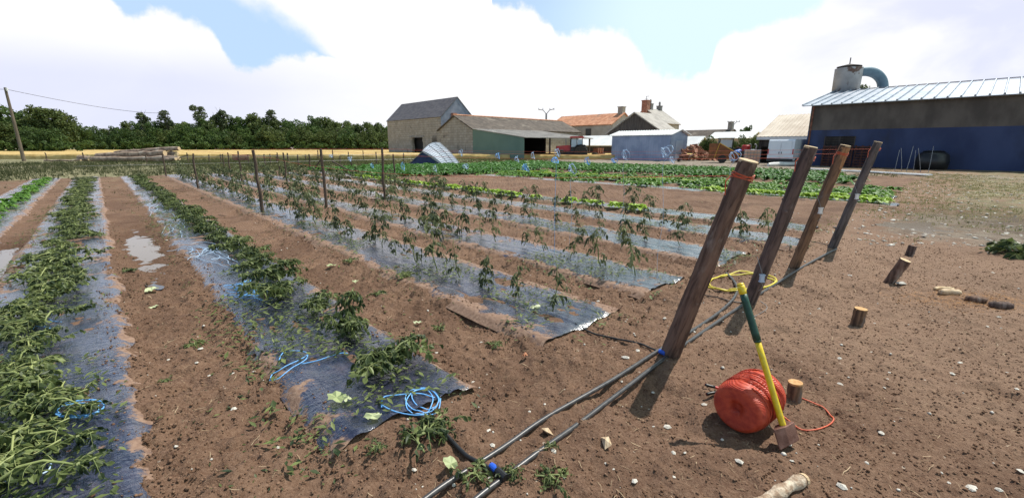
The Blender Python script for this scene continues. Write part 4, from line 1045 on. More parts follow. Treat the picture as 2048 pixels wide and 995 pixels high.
def ibc():
    x, y = G(1502, 328); t = thing('caged_tank', 'orange tinted plastic water tank in a metal cage', 'water tank', (x, y, 0), R(-28))
    w = MB(); w.box((0, 0, .68), (.98, 1.08, .95)); w.build('tank', M['tank'], t)
    w = MB()
    for s in (-1, 1):
        for k in range(6):
            w.tube([(-.5 + k * .2, s * .57, .14), (-.5 + k * .2, s * .57, 1.2)], .016, 5); w.tube([(s * .52, -.55 + k * .22, .14), (s * .52, -.55 + k * .22, 1.2)], .016, 5)
        for z in (.2, .45, .7, .95, 1.2): w.tube([(-.53, s * .585, z), (.53, s * .585, z)], .016, 5); w.tube([(s * .535, -.58, z), (s * .535, .58, z)], .016, 5)
    w.build('cage', M['grey_metal'], t)
    w = MB(); w.box((0, 0, 1.175), (.9, 1.0, .03)); w.lathe([(.12, 1.19), (.12, 1.25)], 16); w.build('lid', M['white_plastic'], t)
    w = MB()
    for yy in (-.45, 0, .45): w.box((0, yy, .06), (1.05, .12, .12))
    w.box((0, 0, .14), (1.05, 1.1, .03)); w.build('pallet', M['dark_wood'], t); t.scale = (1.25, 1.25, 1.05)
ibc()
def drum_blue():
    x, y = G(1472, 324); t = thing('blue_drum', 'blue plastic drum lying beside the caged tank', 'drum', (x, y, 0), R(30))
    Mx = Matrix.Translation((0, 0, .95)) @ Matrix.Rotation(R(80), 4, 'Y'); w = MB(); w.lathe([(.22, -.45), (.28, -.40), (.29, -.15), (.27, -.13), (.27, .13), (.29, .15), (.28, .40), (.22, .45)], 20, Mx); w.build('shell', M['blue_drum'], t, True)
    w = MB(); w.box2((-.45, -.25, 0), (.45, .25, .66)); w.build('stand', M['rust'], t)
drum_blue()
def loader():
    p = D(1456, 300, 51); t = thing('old_loader', 'dark old farm loader with a pale glazed cab among the shrubs', 'loader', (p.x, p.y, 0), R(-20))
    w = MB(); w.box2((-1.1, -.8, .5), (1.4, .8, 1.35)); w.build('body', M['black_plastic'], t)
    w = MB()
    for sx in (-1.0, .35):
        for sy in (-.75, .75): w.tube([(sx, sy, 1.3), (sx, sy, 2.4)], .06, 6)
    cf = w.build('cab_frame', M['black_plastic'], t)
    w = MB(); w.box((-.33, -.76, 1.88), (1.2, .02, .85)); w.box((-1.01, 0, 1.88), (.02, 1.35, .85)); w.build('window', mat('pale_cab_glass', (.5, .52, .52), None, rough=.15, spec=.6), cf)
    w = MB(); w.box((-.33, 0, 2.45), (1.6, 1.75, .10)); w.build('cab_roof', M['fibre'], t)
    w = MB(); w.tube([(.9, -.7, 1.5), (2.3, -.7, .8)], .09, 6); w.tube([(.9, .7, 1.5), (2.3, .7, .8)], .09, 6); w.build('arm', M['rust'], t)
    for sx in (-.7, 1.0):
        for sy in (-.95, .95): wheel(t, (sx, sy, .5), .5, .3, .3, M['rust'], (0, 1, 0))
loader()
def hopper():
    p = G(1432, 326); t = thing('tipping_trailer', 'orange rusty steel hopper sloping down to the right beside the firewood', 'hopper', (p[0], p[1], 0), R(-25))
    w = MB(); w.prism([(-.75, 0, .45), (1.9, 0, .45), (1.9, 0, .80), (.15, 0, 1.85), (-.75, 0, 1.85)], (0, .08, 0)); w.prism([(-.75, 1.4, .45), (1.9, 1.4, .45), (1.9, 1.4, .80), (.15, 1.4, 1.85), (-.75, 1.4, 1.85)], (0, .08, 0))
    w.box2((-.75, .08, .45), (1.9, 1.4, .53)); w.box2((-.75, .08, .53), (-.67, 1.4, 1.85)); w.build('bin', M['orange_paint'], t)
    w = MB(); w.tube([(.15, -.04, 1.88), (1.95, -.04, .82)], .05, 6); w.tube([(-.2, -.04, .5), (.15, -.04, 1.85)], .04, 6); w.build('rail', mat('yellow_paint', (.55, .30, .04), None, rough=.5), t)
    for sy in (-.15, 1.6): wheel(t, (.5, sy, .38), .38, .2, .2, M['rust'], (0, 1, 0))
hopper()
def redtank():
    p = D(1490, 310, 45); t = thing('red_tank', 'small red tank with a pale elbow pipe behind the caged tank', 'tank', (p.x, p.y, 0))
    w = MB(); w.lathe([(.30, 1.15), (.38, 1.2), (.38, 1.62), (.28, 1.72)], 18); w.build('vessel', M['tractor_red'], t)
    w = MB(); w.box2((-.35, -.35, 0), (.35, .35, 1.15)); w.build('stand', M['dark_wood'], t)
    w = MB(); w.tube(smoothpath([(.2, -.1, 1.7), (.3, -.1, 1.78), (.45, -.1, 1.7), (.46, -.1, 1.2)], 5), .05, 8); w.build('pipe', M['fibre'], t)
    w = MB(); w.tube(smoothpath([(.95, -.1, .9), (1.0, -.1, 1.6), (.92, -.1, 1.75), (.8, -.1, 1.78)], 5), .05, 8); w.build('elbow_pipe', M['white_plastic'], t)
redtank()
def rack():
    u0 = atv(1742, 315, vS)[0]; u1 = atv(1646, 315, vS)[0]
    t = site('slatted_racks', 'reddish brown slatted wooden racks stacked against the blue wall', 'rack', u0, vS - .75)
    n = 3; L = (u1 - u0) / n
    for k in range(n):
        w = MB()
        for j in range(8): w.box2((0, k * L + .05, .08 + j * .20), (.06, (k + 1) * L - .05, .19 + j * .20))
        for e in (.1, .5, .9): w.box2((.062, (k + e) * L - .05, 0), (.16, (k + e) * L + .05, 1.66))
        w.build('slat_panel', mat('red_brown_slats', (.055, .020, .016), (.095, .036, .026), 3, .85) if k == 0 else bpy.data.materials['red_brown_slats'], t)
    w = MB(); w.box2((.165, 0, 0), (.72, .06, 1.5)); w.box2((.165, u1 - u0 - .06, 0), (.72, u1 - u0, 1.5)); w.box2((.165, .06, 1.44), (.72, u1 - u0 - .06, 1.5)); w.build('side_board', M['dark_wood'], t)
rack()
def bale():
    u0 = atv(1866, 325, vS)[0]; x, y = xy(u0, vS - 1.0); t = thing('black_bin', 'big rounded black bin against the blue wall', 'bin', (x, y, 0), ROWROT)
    w = MB(); w.lathe([(.70, 0), (.86, .10), (.90, .6), (.82, 1.02), (.60, 1.2)], 28); w.build('shell', M['black_plastic'], t, True); w = MB(); w.lathe([(.56, 1.205), (.60, 1.24), (.45, 1.30)], 24); w.build('lid', M['black_plastic'], t)
bale()
for k, (px, py, tx) in enumerate(((1789, 336, .12), (1803, 337, -.05), (1812, 338, .16), (1826, 338, .05), (1841, 339, -.1), (1856, 340, .1))):
    p = G(px, py + 6); w = MB(); w.tube([(0, 0, 0), (tx, .1, .7), (tx * 2.2, .25, 1.35 + .12 * (k % 3))], .014, 5); o = w.build('thin_rod', M['grey_metal']); o.location = (p[0], p[1], 0)
    tag(o, 'thin grey rod stuck in the ground in front of the blue wall', 'rod', 'thin rods in front of the blue wall')
for k, (a, b, lab, zz) in enumerate((((1612, 339), (1760, 347), 'long white sheet metal strip lying by the slatted racks', 0), ((1700, 344), (1858, 353), 'white strip on the ground reaching farthest right', .02), ((1536, 333), (1598, 331), 'pale rolled plastic lying behind the van bumper', .10))):
    A_ = Vector((*G(*a), .04 + zz)); B_ = Vector((*G(*b), .04 + zz)); d = (B_ - A_); ang = math.atan2(d.y, d.x)
    w = MB()
    if k < 2:
        w.box((0, 0, 0), (d.length, .55, .03))
        for j in range(4): w.box((0, -.21 + .14 * j, .03), (d.length - .02, .05, .03))
    else: w.tube(smoothpath([(-d.length / 2, 0, 0), (-.4, .05, .02), (.3, -.04, .0), (d.length / 2, 0, .02)], 6), [.10, .14, .16, .17, .16, .17, .18, .17, .16, .17, .17, .16, .17, .16, .17, .16, .15, .14, .12], 10)
    o = w.build('metal_strip' if k < 2 else 'plastic_roll', M['white_sheet'] if k < 2 else M['white_plastic']); o.location = (A_ + B_) / 2 + Vector((0, 0, .02)); o.rotation_euler = (0, 0, ang); tag(o, lab, 'metal strip' if k < 2 else 'plastic roll')
# split logs heaped beside the metal shed
r_ = random.Random(12)
M['split'] = mat('split_log', (.26, .105, .062), (.44, .24, .155), 3, .9, bump=.4)
split = []
for i in range(3):
    w = MB(); w.prism([(0, -.10, -.05), (0, .11, -.06), (0, .0, .11)], (.45, 0, 0)); o = w.build('split_log', M['split']); split.append(o)
kk = 0
for k in range(110):
    px = r_.uniform(1362, 1434); f = (px - 1362) / 72; top = 316 - 26 * math.sin(PI * min(1, .15 + f * .95)); py = r_.uniform(top, 322); Y = 49.5 + r_.uniform(0, 1.6)
    p = D(px, py, Y); o = split[k % 3]
    if k >= 3: o = o.copy(); COL.objects.link(o)
    o.location = (p.x, p.y, max(.08, p.z)); o.rotation_euler = (r_.uniform(0, 6), r_.uniform(-.7, .7), r_.uniform(0, 6)); o.scale = (r_.uniform(.8, 1.4),) * 3
    tag(o, 'reddish split log in the heap beside the metal shed', 'split log', 'split logs heaped beside the metal shed')
p = G(1368, 323); t = thing('wheelbarrow', 'rusty wheelbarrow in front of the firewood heap', 'wheelbarrow', (p[0], p[1], 0), R(200))
w = MB(); w.prism([(-.45, -.3, .75), (.5, -.3, .62), (.35, -.3, .32), (-.2, -.3, .35)], (0, .6, 0)); w.build('tray', M['rust'], t)
w = MB(); w.tube([(-1.0, -.28, .7), (.7, -.08, .3)], .025, 6); w.tube([(-1.0, .28, .7), (.7, .08, .3)], .025, 6); w.tube([(-.3, -.28, .5), (-.4, -.3, 0)], .02, 6); w.tube([(-.3, .28, .5), (-.4, .3, 0)], .02, 6); w.build('frame', M['grey_metal'], t)
wheel(t, (.7, 0, .2), .2, .08, .1, M['rust'], (0, 1, 0))

# ---------------------------------------------------------------- poles and wires
def pole():
    b = D(48, 321, 48.7); top = D(10, 175, 48.7); t = thing('utility_pole', 'weathered wooden utility pole at the far left', 'utility pole', (b.x, b.y, 0))
    w = MB(); w.tube([(0, 0, -.2), (top.x - b.x, top.y - b.y, top.z)], [.17, .11], 12); w.build('shaft', M['pole_wood'], t)
    w = MB(); w.lathe([(.09, top.z - .35), (.10, top.z - .05)], 8, Matrix.Translation((top.x - b.x + .14, 0, 0))); w.build('insulator', M['white_plastic'], t)
    e = D(330, 226, 130); pts = []; s0 = top - Vector((-.14, 0, .2)); 
    for k in range(25): f = k / 24; q = s0.lerp(e, f); q.z -= 1.4 * 4 * f * (1 - f) * .5; pts.append(q)
    w = MB(); w.tube(pts, [.022 + .03 * k / 24 for k in range(25)], 5); o = w.build('power_line', M['black_plastic']); tag(o, 'power line running right from the wooden pole to the trees', 'power line')
    w = MB(); w.tube([s0, s0 + Vector((-18, -4, .5))], .02, 5); o = w.build('power_line', M['black_plastic']); tag(o, 'short power line leaving the picture left of the wooden pole', 'power line')
pole()
def vpole(px, yb, yt, Y, sc, label):
    b = D(px, yb, Y); tp = D(px, yt, Y); t = thing('utility_pole', label, 'utility pole', (b.x, b.y, 0)); H = tp.z
    w = MB(); w.tube([(0, 0, 0), (0, 0, H - .9 * sc)], [.2 * sc, .15 * sc], 8); w.build('shaft', M['grey_metal'], t)
    w = MB(); w.tube([(0, 0, H - 1.0 * sc), (-.55 * sc, 0, H - .35 * sc), (-1.35 * sc, 0, H - .25 * sc)], .07 * sc, 6); w.tube([(0, 0, H - 1.0 * sc), (.55 * sc, 0, H - .35 * sc), (1.35 * sc, 0, H - .15 * sc)], .07 * sc, 6)
    for xk in (-1.3, -.6, .6, 1.3): w.tube([(xk * sc, 0, H - .35 * sc), (xk * sc, 0, H)], .05 * sc, 5)
    w.build('crossarm', M['grey_metal'], t)
vpole(1092, 262, 216, 86, 1.1, 'grey pole with branching crossarm left of the orange tiled roof')
vpole(1465, 266, 241, 95, .95, 'grey pole with small crossarm behind the white roofed shed')
p = D(1291, 226, 82); w = MB(); w.tube([(0, 0, 0), (0, 0, p.z + 3.4)], .05, 6); w.tube([(0, 0, p.z + 3.35), (.5, 0, p.z + 3.4)], .04, 6); w.tube([(-.3, 0, p.z + 2.9), (.3, 0, p.z + 2.9)], .03, 6)
p2 = D(1291, 226, 87); o = w.build('tv_aerial', M['grey_metal']); o.location = (p2.x, p2.y, 0); tag(o, 'thin aerial mast rising behind the house chimneys', 'aerial mast')

# ---------------------------------------------------------------- logs, stakes, fence
LOGS = [((231, 306), (358, 296), .24, 47.2, 'long topmost log, tilted up to the right, on the timber pile'), ((195, 312), (330, 306), .33, 46.6, 'thick log second from the top of the timber pile'),
        ((178, 321), (358, 316), .26, 46.0, 'long pale log at the bottom front of the timber pile'), ((160, 316), (182, 324), .30, 46.4, 'short stub log at the left end of the timber pile'),
        ((300, 309), (354, 306), .26, 47.3, 'short log at the right end of the timber pile, under the top log'), ((200, 318), (352, 312), .27, 47.0, 'log half hidden in the middle of the timber pile'),
        ((89, 321), (162, 321), .10, 46.0, 'thin pole lying on the ground left of the timber pile'), ((310, 321), (352, 318), .20, 45.6, 'small log at the lower right foot of the timber pile')]
r_ = random.Random(21)
for a, b, rad, Y, lab in LOGS:
    A_ = D(*a, Y); B_ = D(*b, Y - .6); A_.z = max(A_.z, rad); B_.z = max(B_.z, rad); c = (A_ + B_) / 2
    t = thing('log', lab, 'log', tuple(c)); n = 10
    pts = [A_.lerp(B_, k / n) - c + Vector((0, 0, r_.uniform(-.05, .05))) for k in range(n + 1)]
    w = MB(); w.tube(pts, [rad * r_.uniform(.88, 1.08) * (1.05 - .2 * k / n) for k in range(n + 1)], 12, cap=False); w.build('trunk', M['log_bark'], t, True)
    w = MB(); d = (pts[-1] - pts[0]).normalized(); w.tube([pts[0] - d * .01, pts[0] + d * .02], rad * .96, 12); w.tube([pts[-1] - d * .02, pts[-1] + d * .01], rad * .80, 12); w.build('cut_end', M['sawn'], t)
def stake(px, yt, yb, name, label, group, r=.028, m=None):
    X, Y = G(px, yb); h_ = D(px, yt, Y).z; z0 = hz(X, Y)
    rr = random.Random(px); w = MB(); w.tube([(rr.uniform(-.02, .02) * (k > 0), rr.uniform(-.02, .02), z0 * 0 - .15 + (h_ - z0 + .15) * k / 5) for k in range(6)], [r * 1.1, r, r, r * .95, r * .95, r * .85], 8, wob=.25, rng=rr)
    o = w.build(name, m or M['stake_wood']); o.location = (X, Y, z0); tag(o, label, 'stake', group); return (X, Y, h_)
STK = [((525, 300, 428), 'tall dark stake, nearest the camera, in the row of the first leaning post'), ((653, 298, 420), 'tall dark stake in the row of the second leaning post, second biggest'), ((770, 295, 402), 'tall dark stake right in front of the pale field, in the third post row'),
       ((791, 308, 378), 'dark stake just left of the toppled shelter'), ((397, 307, 378), 'dark stake in the first post row halfway down the field'), ((485, 302, 370), 'dark stake in the second post row near the red netting'),
       ((575, 305, 375), 'dark stake in the third post row halfway down the field'), ((333, 310, 355), 'dark thin stake in front of the log pile, far down the first row'), ((462, 305, 352), 'dark thin stake left of the red netting'),
       ((450, 308, 345), 'slim dark stake second left of the red netting'), ((560, 305, 350), 'slim dark stake right of the red netting, far down the third row'), ((704, 320, 338), 'short dark stake left of the toppled shelter, by a blue coil')]
for s_, lab in STK: stake(*s_, 'row_stake', lab, 'tall stakes in the tomato rows', .038 if s_[2] > 390 else .034)
FEN = [(377, 305, 326), (294, 308, 326), (443, 308, 327), (498, 309, 329), (512, 309, 329), (531, 308, 331), (542, 308, 329), (578, 306, 336), (598, 309, 338), (621, 308, 341), (645, 308, 346), (637, 300, 322), (667, 300, 325), (698, 303, 323), (727, 301, 320), (754, 304, 332), (94, 305, 321), (420, 309, 326), (555, 309, 328), (612, 309, 324), (681, 312, 330), (808, 306, 328), (169, 305, 324)]
for s_ in FEN: stake(*s_, 'fence_post', 'dark wooden fence post along the headland in front of the wheat', 'fence posts along the headland', .055, M['stake_wood'])
def brace(a, b, Ya, Yb, lab):
    A_ = D(*a, Ya); B_ = D(*b, Yb); w = MB(); w.tube([A_, B_], .04, 6); o = w.build('brace', M['stake_wood']); tag(o, lab, 'brace')
Yx = G(645, 346)[1]
brace((625, 343), (642, 318), Yx, Yx, 'slanting brace leaning up to the right against a fence post'); brace((664, 322), (697, 340), Yx + .5, Yx - 1, 'slanting brace running down to the right beside a blue coil'); brace((345, 322), (376, 309), 47.5, G(377, 326)[1], 'slanting brace at the right end of the log pile')
w = MB(); a = D(464, 309, 44); b = D(497, 309, 44)
for k in range(13): f = k / 12; q = a.lerp(b, f); w.tube([q, Vector((q.x + .1 * math.sin(k), q.y, .25))], .02, 4)
for k in range(8): z = .3 + k * (a.z - .3) / 7; w.tube([Vector((a.x, a.y, z)), Vector(((a.x + b.x) / 2, a.y, z - .06)), Vector((b.x, b.y, z))], .02, 4)
o = w.build('red_netting', mat('faded_red_net', (.26, .085, .095), None, rough=.8)); tag(o, 'faded red netting hung between two far fence posts', 'netting')
pts = [Vector((*xy(33.2 + .0 * k, -1 + k * 2.4), .95)) for k in range(10)]
w = MB(); 
for z in (.95, .55): w.tube([p + Vector((0, 0, z - .95)) for p in pts], .006, 4)
o = w.build('fence_wire', M['grey_metal']); tag(o, 'thin fence wires strung along the headland posts', 'fence wire')

# ---------------------------------------------------------------- the four leaning posts and their twine
POSTS = [((1342, 710), (1497, 322), .067, 'bark_red', 'nearest leaning bark post, biggest, with a split flank'), ((1497, 606), (1623, 294), .061, 'bark_dark', 'second leaning post, dark and smooth, standing in the yellow hose loop'),
         ((1588, 537), (1691, 291), .061, 'bark_tan', 'third leaning post with orange peeled bark at its top'), ((1663, 499), (1757, 284), .058, 'bark_grey', 'fourth and farthest leaning post, grey barked')]
TOPS = []
for i, (b, tpx, rad, bm, lab) in enumerate(POSTS):
    X, Y = G(*b); a, f, d = ray(*tpx); z0 = hz(X, Y)
    # leaning straight out of the row: (X - L*DX) / (Y - L*DY) must equal a / f
    L = (X - Y * a / f) / (DX - DY * a / f); TX, TY = X - L * DX, Y - L * DY; TZ = CAMZ + d * TY / f
    t = thing('leaning_post', lab, 'post', (X, Y, z0)); vec = Vector((TX - X, TY - Y, TZ - z0)); TOPS.append((Vector((TX, TY, TZ)), vec.normalized(), rad))
    rr = random.Random(50 + i); n = 40; seg = 28; Mx = vec.to_track_quat('Z', 'Y').to_matrix().to_4x4(); ln = vec.length
    sh = MB(); vs = []; ph = rr.uniform(0, 6)
    for k in range(n + 1):
        fz = k / n; z = -.25 + (ln + .25) * fz
        for j in range(seg):
            th = 2 * PI * j / seg
            r = rad * (1.06 - .16 * fz) * (1 + .06 * math.cos(2 * th + ph + fz * 2) + .09 * (vnoise(np.array([th * 3.5 + i * 9]), np.array([z * 3.0]), 5)[0] - .5) + .10 * (vnoise(np.array([th * 6]), np.array([z * 14 + i]), 6)[0] - .5))
            if i == 0 and abs(th - 4.2) < .42 and .18 < fz < .86: r *= .86
            bend = .022 * math.sin(PI * fz * (1.5 if i % 2 else 1)) * (1 if i % 2 else -1)
            vs.append((r * math.cos(th) + bend, r * math.sin(th), z))
    fs = [(k * seg + j, k * seg + (j + 1) % seg, (k + 1) * seg + (j + 1) % seg, (k + 1) * seg + j) for k in range(n) for j in range(seg)]
    sh.add(vs, fs); o = sh.build('shaft', M[bm], t, True); o.matrix_local = Mx
    tx_ = sum(v_[0] for v_ in vs[-seg:]) / seg
    cp_ = MB(); cp_.lathe([(rad * .885, ln - .012), (rad * .89, ln + .002), (rad * .86, ln + .006)], 26, Matrix.Translation((tx_, 0, 0))); c = cp_.build('sawn_top', M['sawn'], t); c.matrix_local = Mx
    if i == 2:
        pe = MB(); pe.lathe([(rad * .96, ln - .46), (rad * .985, ln - .2), (rad * .955, ln - .02)], 26, Matrix.Translation((tx_, 0, 0)), cap=False); c = pe.build('peeled_bark', mat('peeled_wood', (.30, .135, .055), (.42, .22, .10), 14, .75, stretch=(4, 4, 1), bump=.4), t, True); c.matrix_local = Mx
    for q in range(5 if i else 3):
        kb = MB(); z = rr.uniform(.15, .8) * ln; th = rr.uniform(0, 6.28); kb.lathe([(.018, 0), (.011, .013), (.004, .016)], 8, Matrix.Translation((rad * .92 * math.cos(th), rad * .92 * math.sin(th), z)) @ Vector((math.cos(th), math.sin(th), .4)).to_track_quat('Z', 'Y').to_matrix().to_4x4())
        c = kb.build('knot', M[bm], t); c.matrix_local = Mx
TWL = ['orange twine tied round the nearest leaning post and strung back over its row', 'orange twine tied round the second leaning post and strung back over its row', 'orange twine tied round the third leaning post and strung back over its row', 'orange twine tied round the fourth leaning post and strung back over its row']
ENDS = [(11.8, 1.32), (11.4, 1.45), (12.1, 1.5), (15.3, 1.5)]
for i, (tp, ax, rad) in enumerate(TOPS):
    c = tp - ax * .10; w = MB(); Mx = ax.to_track_quat('Z', 'Y').to_matrix()
    ring = []
    rr = random.Random(i)
    for k in range(5 * 20):
        th = 2 * PI * k / 20; ring.append(c + Mx @ Vector((math.cos(th) * rad * 1.0, math.sin(th) * rad * 1.0, -.012 + .030 * k / 100 + .005 * math.sin(th * 2.3 + k * .01))))
    w.tube(ring, .0038, 5)
    u0, v0 = uv(c.x, c.y); st = c + Vector((DX * rad, DY * rad, .0)); eu, ez = ENDS[i]; ex_, ey_ = xy(eu, v0 - (v0 * .0)); end = Vector((ex_, ey_, ez))
    pts = [];
    for k in range(41): f = k / 40; q = st.lerp(end, f); q.z -= (.16 if i == 0 else .07) * 4 * f * (1 - f); pts.append(q)
    for k in range(1, 30): q = end.lerp(Vector((*xy(29.0, v0), 1.45)), k / 29); pts.append(q)
    w.tube(pts, [.0019] * 20 + [.0024] * 21 + [.0035] * 29, 5)
    w.tube([c + Vector((-.09, -.02, 0)), c + Vector((-.12, -.03, -.03)), c + Vector((-.115, -.03, -.12))], .005, 4)
    o = w.build('orange_twine', M['orange_tw']); tag(o, TWL[i], 'twine')
# wire tensioners hanging at three posts
for (px, py, i, lab) in ((1524, 556, 1, 'pale blue tensioner hanging from a wire low on the second leaning post'), (1641, 421, 2, 'white tensioner on the middle of the third leaning post'), (1714, 393, 3, 'white tensioner on the middle of the farthest leaning post')):
    Y = POSTS and G(*POSTS[i][0])[1] - (.16 if i == 1 else .22); p = D(px, py, Y); t = thing('wire_tensioner', lab, 'tensioner', tuple(p)); w = MB(); s = 1.0
    w.box((0, 0, 0), (.036 * s, .030, .055)); w.box((0, 0, .034), (.050 * s, .034, .010)); w.box((0, 0, -.034), (.046, .034, .010)); w.build('body', M['white_plastic'] if i > 1 else mat('pale_blue_plastic', (.45, .55, .68), None, rough=.4), t)
    w = MB(); w.tube(smoothpath([(0, 0, .04), (-.02, .03, .12), (-.03, .08, .2)], 4), .0025, 4); w.tube(smoothpath([(0, 0, -.04), (.015, .0, -.09), (.0, .03, -.14)], 4), .0025, 4); w.build('wire', M['grey_metal'], t)

# coils of pale blue twine hung along the wires
def coil(px, py, v, dia, lab, tail=0, sq=1.0, n=3, m='pale_tw', seed=0):
    u, z = atv(px, py, v); x, y = xy(u, v); rr = random.Random(seed + px); w = MB(); t = thing('twine_coil', lab, 'twine coil', (x, y, z), ROWROT + rr.uniform(.3, 1.2), 'twine coils hung along the row wires')
    pts = []; ph = rr.uniform(-.5, .5); tl = rr.uniform(-.9, .9); sq = rr.uniform(.45, .9)
    for k in range(n * 18 + 1):
        th = 2 * PI * k / 18 + ph; lp = k // 18; q = (1 + .10 * rr.uniform(-1, 1)) * (1 - .14 * lp); e = tl + .35 * lp; a_, b_ = math.sin(th) * dia / 2 * q * (.95 - .2 * lp), math.cos(th) * dia / 2 * q * sq; pts.append((a_ * math.cos(e) - b_ * math.sin(e), .03 * math.sin(k * .4) + .02 * lp, a_ * math.sin(e) + b_ * math.cos(e)))
    w.tube(pts, .0045, 5); w.build('loops', M[m], t)
    if tail:
        g = hz(x, y) + .05 - z; w = MB(); w.tube(smoothpath([(0, 0, -dia / 2), (.04, .02, -dia / 2 - .12), (-.02, .0, g * .5), (.02, .01, g * .8), (0, 0, g)], 5), .0022, 4); w.build('loose_end', M[m], t)
COILS = [(807, 332, 8.2, .36, 'round pale twine coil at the left foot of the toppled shelter', 0), (872, 337, 8.2, .34, 'round pale twine coil at the right foot of the toppled shelter', 0), (924, 306, 6.5, .22, 'ring of pale twine right of the toppled shelter roof', 0), (998, 312, 6.5, .20, 'pale twine hanging before the green wall', 0),
         (1036, 318, 6.5, .16, 'small twine hank at the right edge of the green wall', 0), (934, 333, 4.6, .12, 'twine hank low in front of the green crop below the stone gable', 0), (1053, 335, 4.6, .16, 'twisted twine hank below the dark lean-to opening', 0), (1117, 305, 6.5, .20, 'pale twine hank in front of the tractor wheel', 0),
         (1068, 311, 8.2, .30, 'large twine ring left of the tractor', 0), (1113, 320, 4.6, .12, 'twine hank with a long string dropping into the tomato plants', 1), (1146, 337, 4.6, .16, 'pale hank nearest below the tractor', 1), (1252, 309, 6.5, .22, 'curled pale twine in front of the left part of the metal shed', 1),
         (1230, 321, 6.5, .15, 'small twine hank at the left corner of the metal shed', 0), (1335, 303, 4.6, .14, 'bunched blue twine in front of the metal shed door end', 1), (1346, 320, 8.2, .22, 'low curled twine at the foot of the metal shed', 0), (1177, 322, 6.5, .16, 'small twine hank under the farm implement', 0), (1470, 312, 6.5, .16, 'twine hank beside the blue drum', 1),
         (702, 318, 4.6, .14, 'pale hank on the wire right of the slanting braces', 0), (745, 331, 8.2, .22, 'pale hank in front of the fence, left of the toppled shelter', 0), (664, 312, 4.6, .12, 'white twine knot on the second stake of the pale field', 0)]
for i, c in enumerate(COILS): coil(*c[:5], tail=c[5], m='pale_tw' if i % 3 else 'blue_tw')
for k, (px, py, v) in enumerate(((1590, 300, 8.2), (630, 314, 4.6), (580, 306, 6.5), (1385, 318, 8.2))):
    pass

# ---------------------------------------------------------------- hoses and fittings
def gpath(pts, dz): return [Vector((x, y, hz(x, y) + dz)) for x, y in pts]
def groundline(px, dz, n=8, win=7):
    g = [Vector((*G(*p), 0)) for p in px]; s = smoothpath(g, n)
    zz = height(np.array([p.x for p in s]), np.array([p.y for p in s]))
    k = np.convolve(np.pad(zz, win // 2, mode='edge'), np.ones(win) / win, 'valid'); zz = np.maximum(k, zz - .012) if win < 10 else np.maximum(k, np.convolve(np.pad(zz - .022, 3, mode='edge'), np.ones(7) / 7, 'valid'))
    return [Vector((p.x, p.y, z + dz)) for p, z in zip(s, zz)]
near = [(700, 1200), (870, 1075), (980, 985), (1075, 915), (1160, 850), (1250, 780), (1340, 712), (1425, 655), (1500, 604), (1560, 566), (1600, 540), (1640, 519), (1672, 503)]
o = None
w = MB(); w.tube(groundline(near, .016, 8, 25), .0150, 12); o = w.build('irrigation_pipe', M['pipe'], smooth=True); tag(o, 'black irrigation pipe nearer the camera, running past all the leaning posts', 'irrigation pipe')
farp = [(560, 1220), (760, 1075), (880, 985), (990, 912), (1100, 835), (1220, 766), (1325, 700), (1390, 663), (1440, 628), (1466, 602), (1474, 580), (1464, 560), (1452, 548)]
w = MB(); w.tube(groundline(farp, .017, 8, 25), .0150, 12); o = w.build('irrigation_pipe', M['pipe'], smooth=True); tag(o, 'black irrigation pipe farther from the camera, curling up at the yellow hose', 'irrigation pipe')
def connector(px, fit, lab, r=.011, tee=None):
    t = thing('drip_hose', lab, 'hose', (*G(*px[0]), 0)); O = Vector(t.location)
    w = MB(); w.tube([p - O for p in groundline(px, .014)], r, 10); w.build('hose', M['black_plastic'], t, True)
    if fit:
        a = Vector((*G(*fit[0]), 0)); b = Vector((*G(*fit[1]), 0)); z = hz(a.x, a.y) + .020; w = MB(); a.z = b.z = z; w.tube([a - O, a.lerp(b, .5) - O, b - O], [.017, .019, .017], 12); w.build('coupling', M['blue_fit'], t)
    if tee:
        a = Vector((*G(*tee[0]), 0)); b = Vector((*G(*tee[1]), 0)); a.z = b.z = hz(a.x, a.y) + .022; w = MB(); w.tube([a - O, b - O], .021, 12); w.build('tee', M['black_plastic'], t)
connector([(800, 835), (850, 852), (895, 885), (940, 925), (985, 955), (1008, 968)], ((982, 947), (993, 957)), 'black drip hose with a blue coupling at the bottom of the picture', .012, ((990, 952), (1012, 972)))
connector([(1150, 655), (1190, 668), (1250, 683), (1300, 700), (1330, 712)], ((1318, 709), (1330, 714)), 'black drip hose leading to the foot of the nearest leaning post', .008)
connector([(1380, 583), (1410, 592), (1450, 604), (1490, 609)], None, 'thin black drip hose leading to the second leaning post', .006)
connector([(1590, 483), (1620, 490), (1660, 496)], None, 'thin black drip hose leading to the farthest leaning post', .006)
# yellow hose: two loose turns
pts = []
for k in range(49):
    th = 2 * PI * k / 24 + 2.0; s = 1 + .05 * math.sin(k * .37); px = 1484 + 68 * s * math.cos(th); py = 561 + 17 * s * math.sin(th) + 1.5 * math.sin(k * .3); x, y = G(px, py, .04); pts.append(Vector((x, y, hz(x, y) + .014 + .018 * (k / 48))))
w = MB(); w.tube(smoothpath(pts, 3), .0095, 8); o = w.build('yellow_hose', M['yellow_hose'], smooth=True); tag(o, 'loop of yellow garden hose lying around the second leaning post', 'hose')
w = MB(); w.tube(groundline([(1500, 640), (1530, 622), (1533, 612), (1520, 604)], .006), .003, 5); o = w.build('steel_wire', M['grey_metal']); tag(o, 'loose end of grey wire on the soil beside the second leaning post', 'wire')

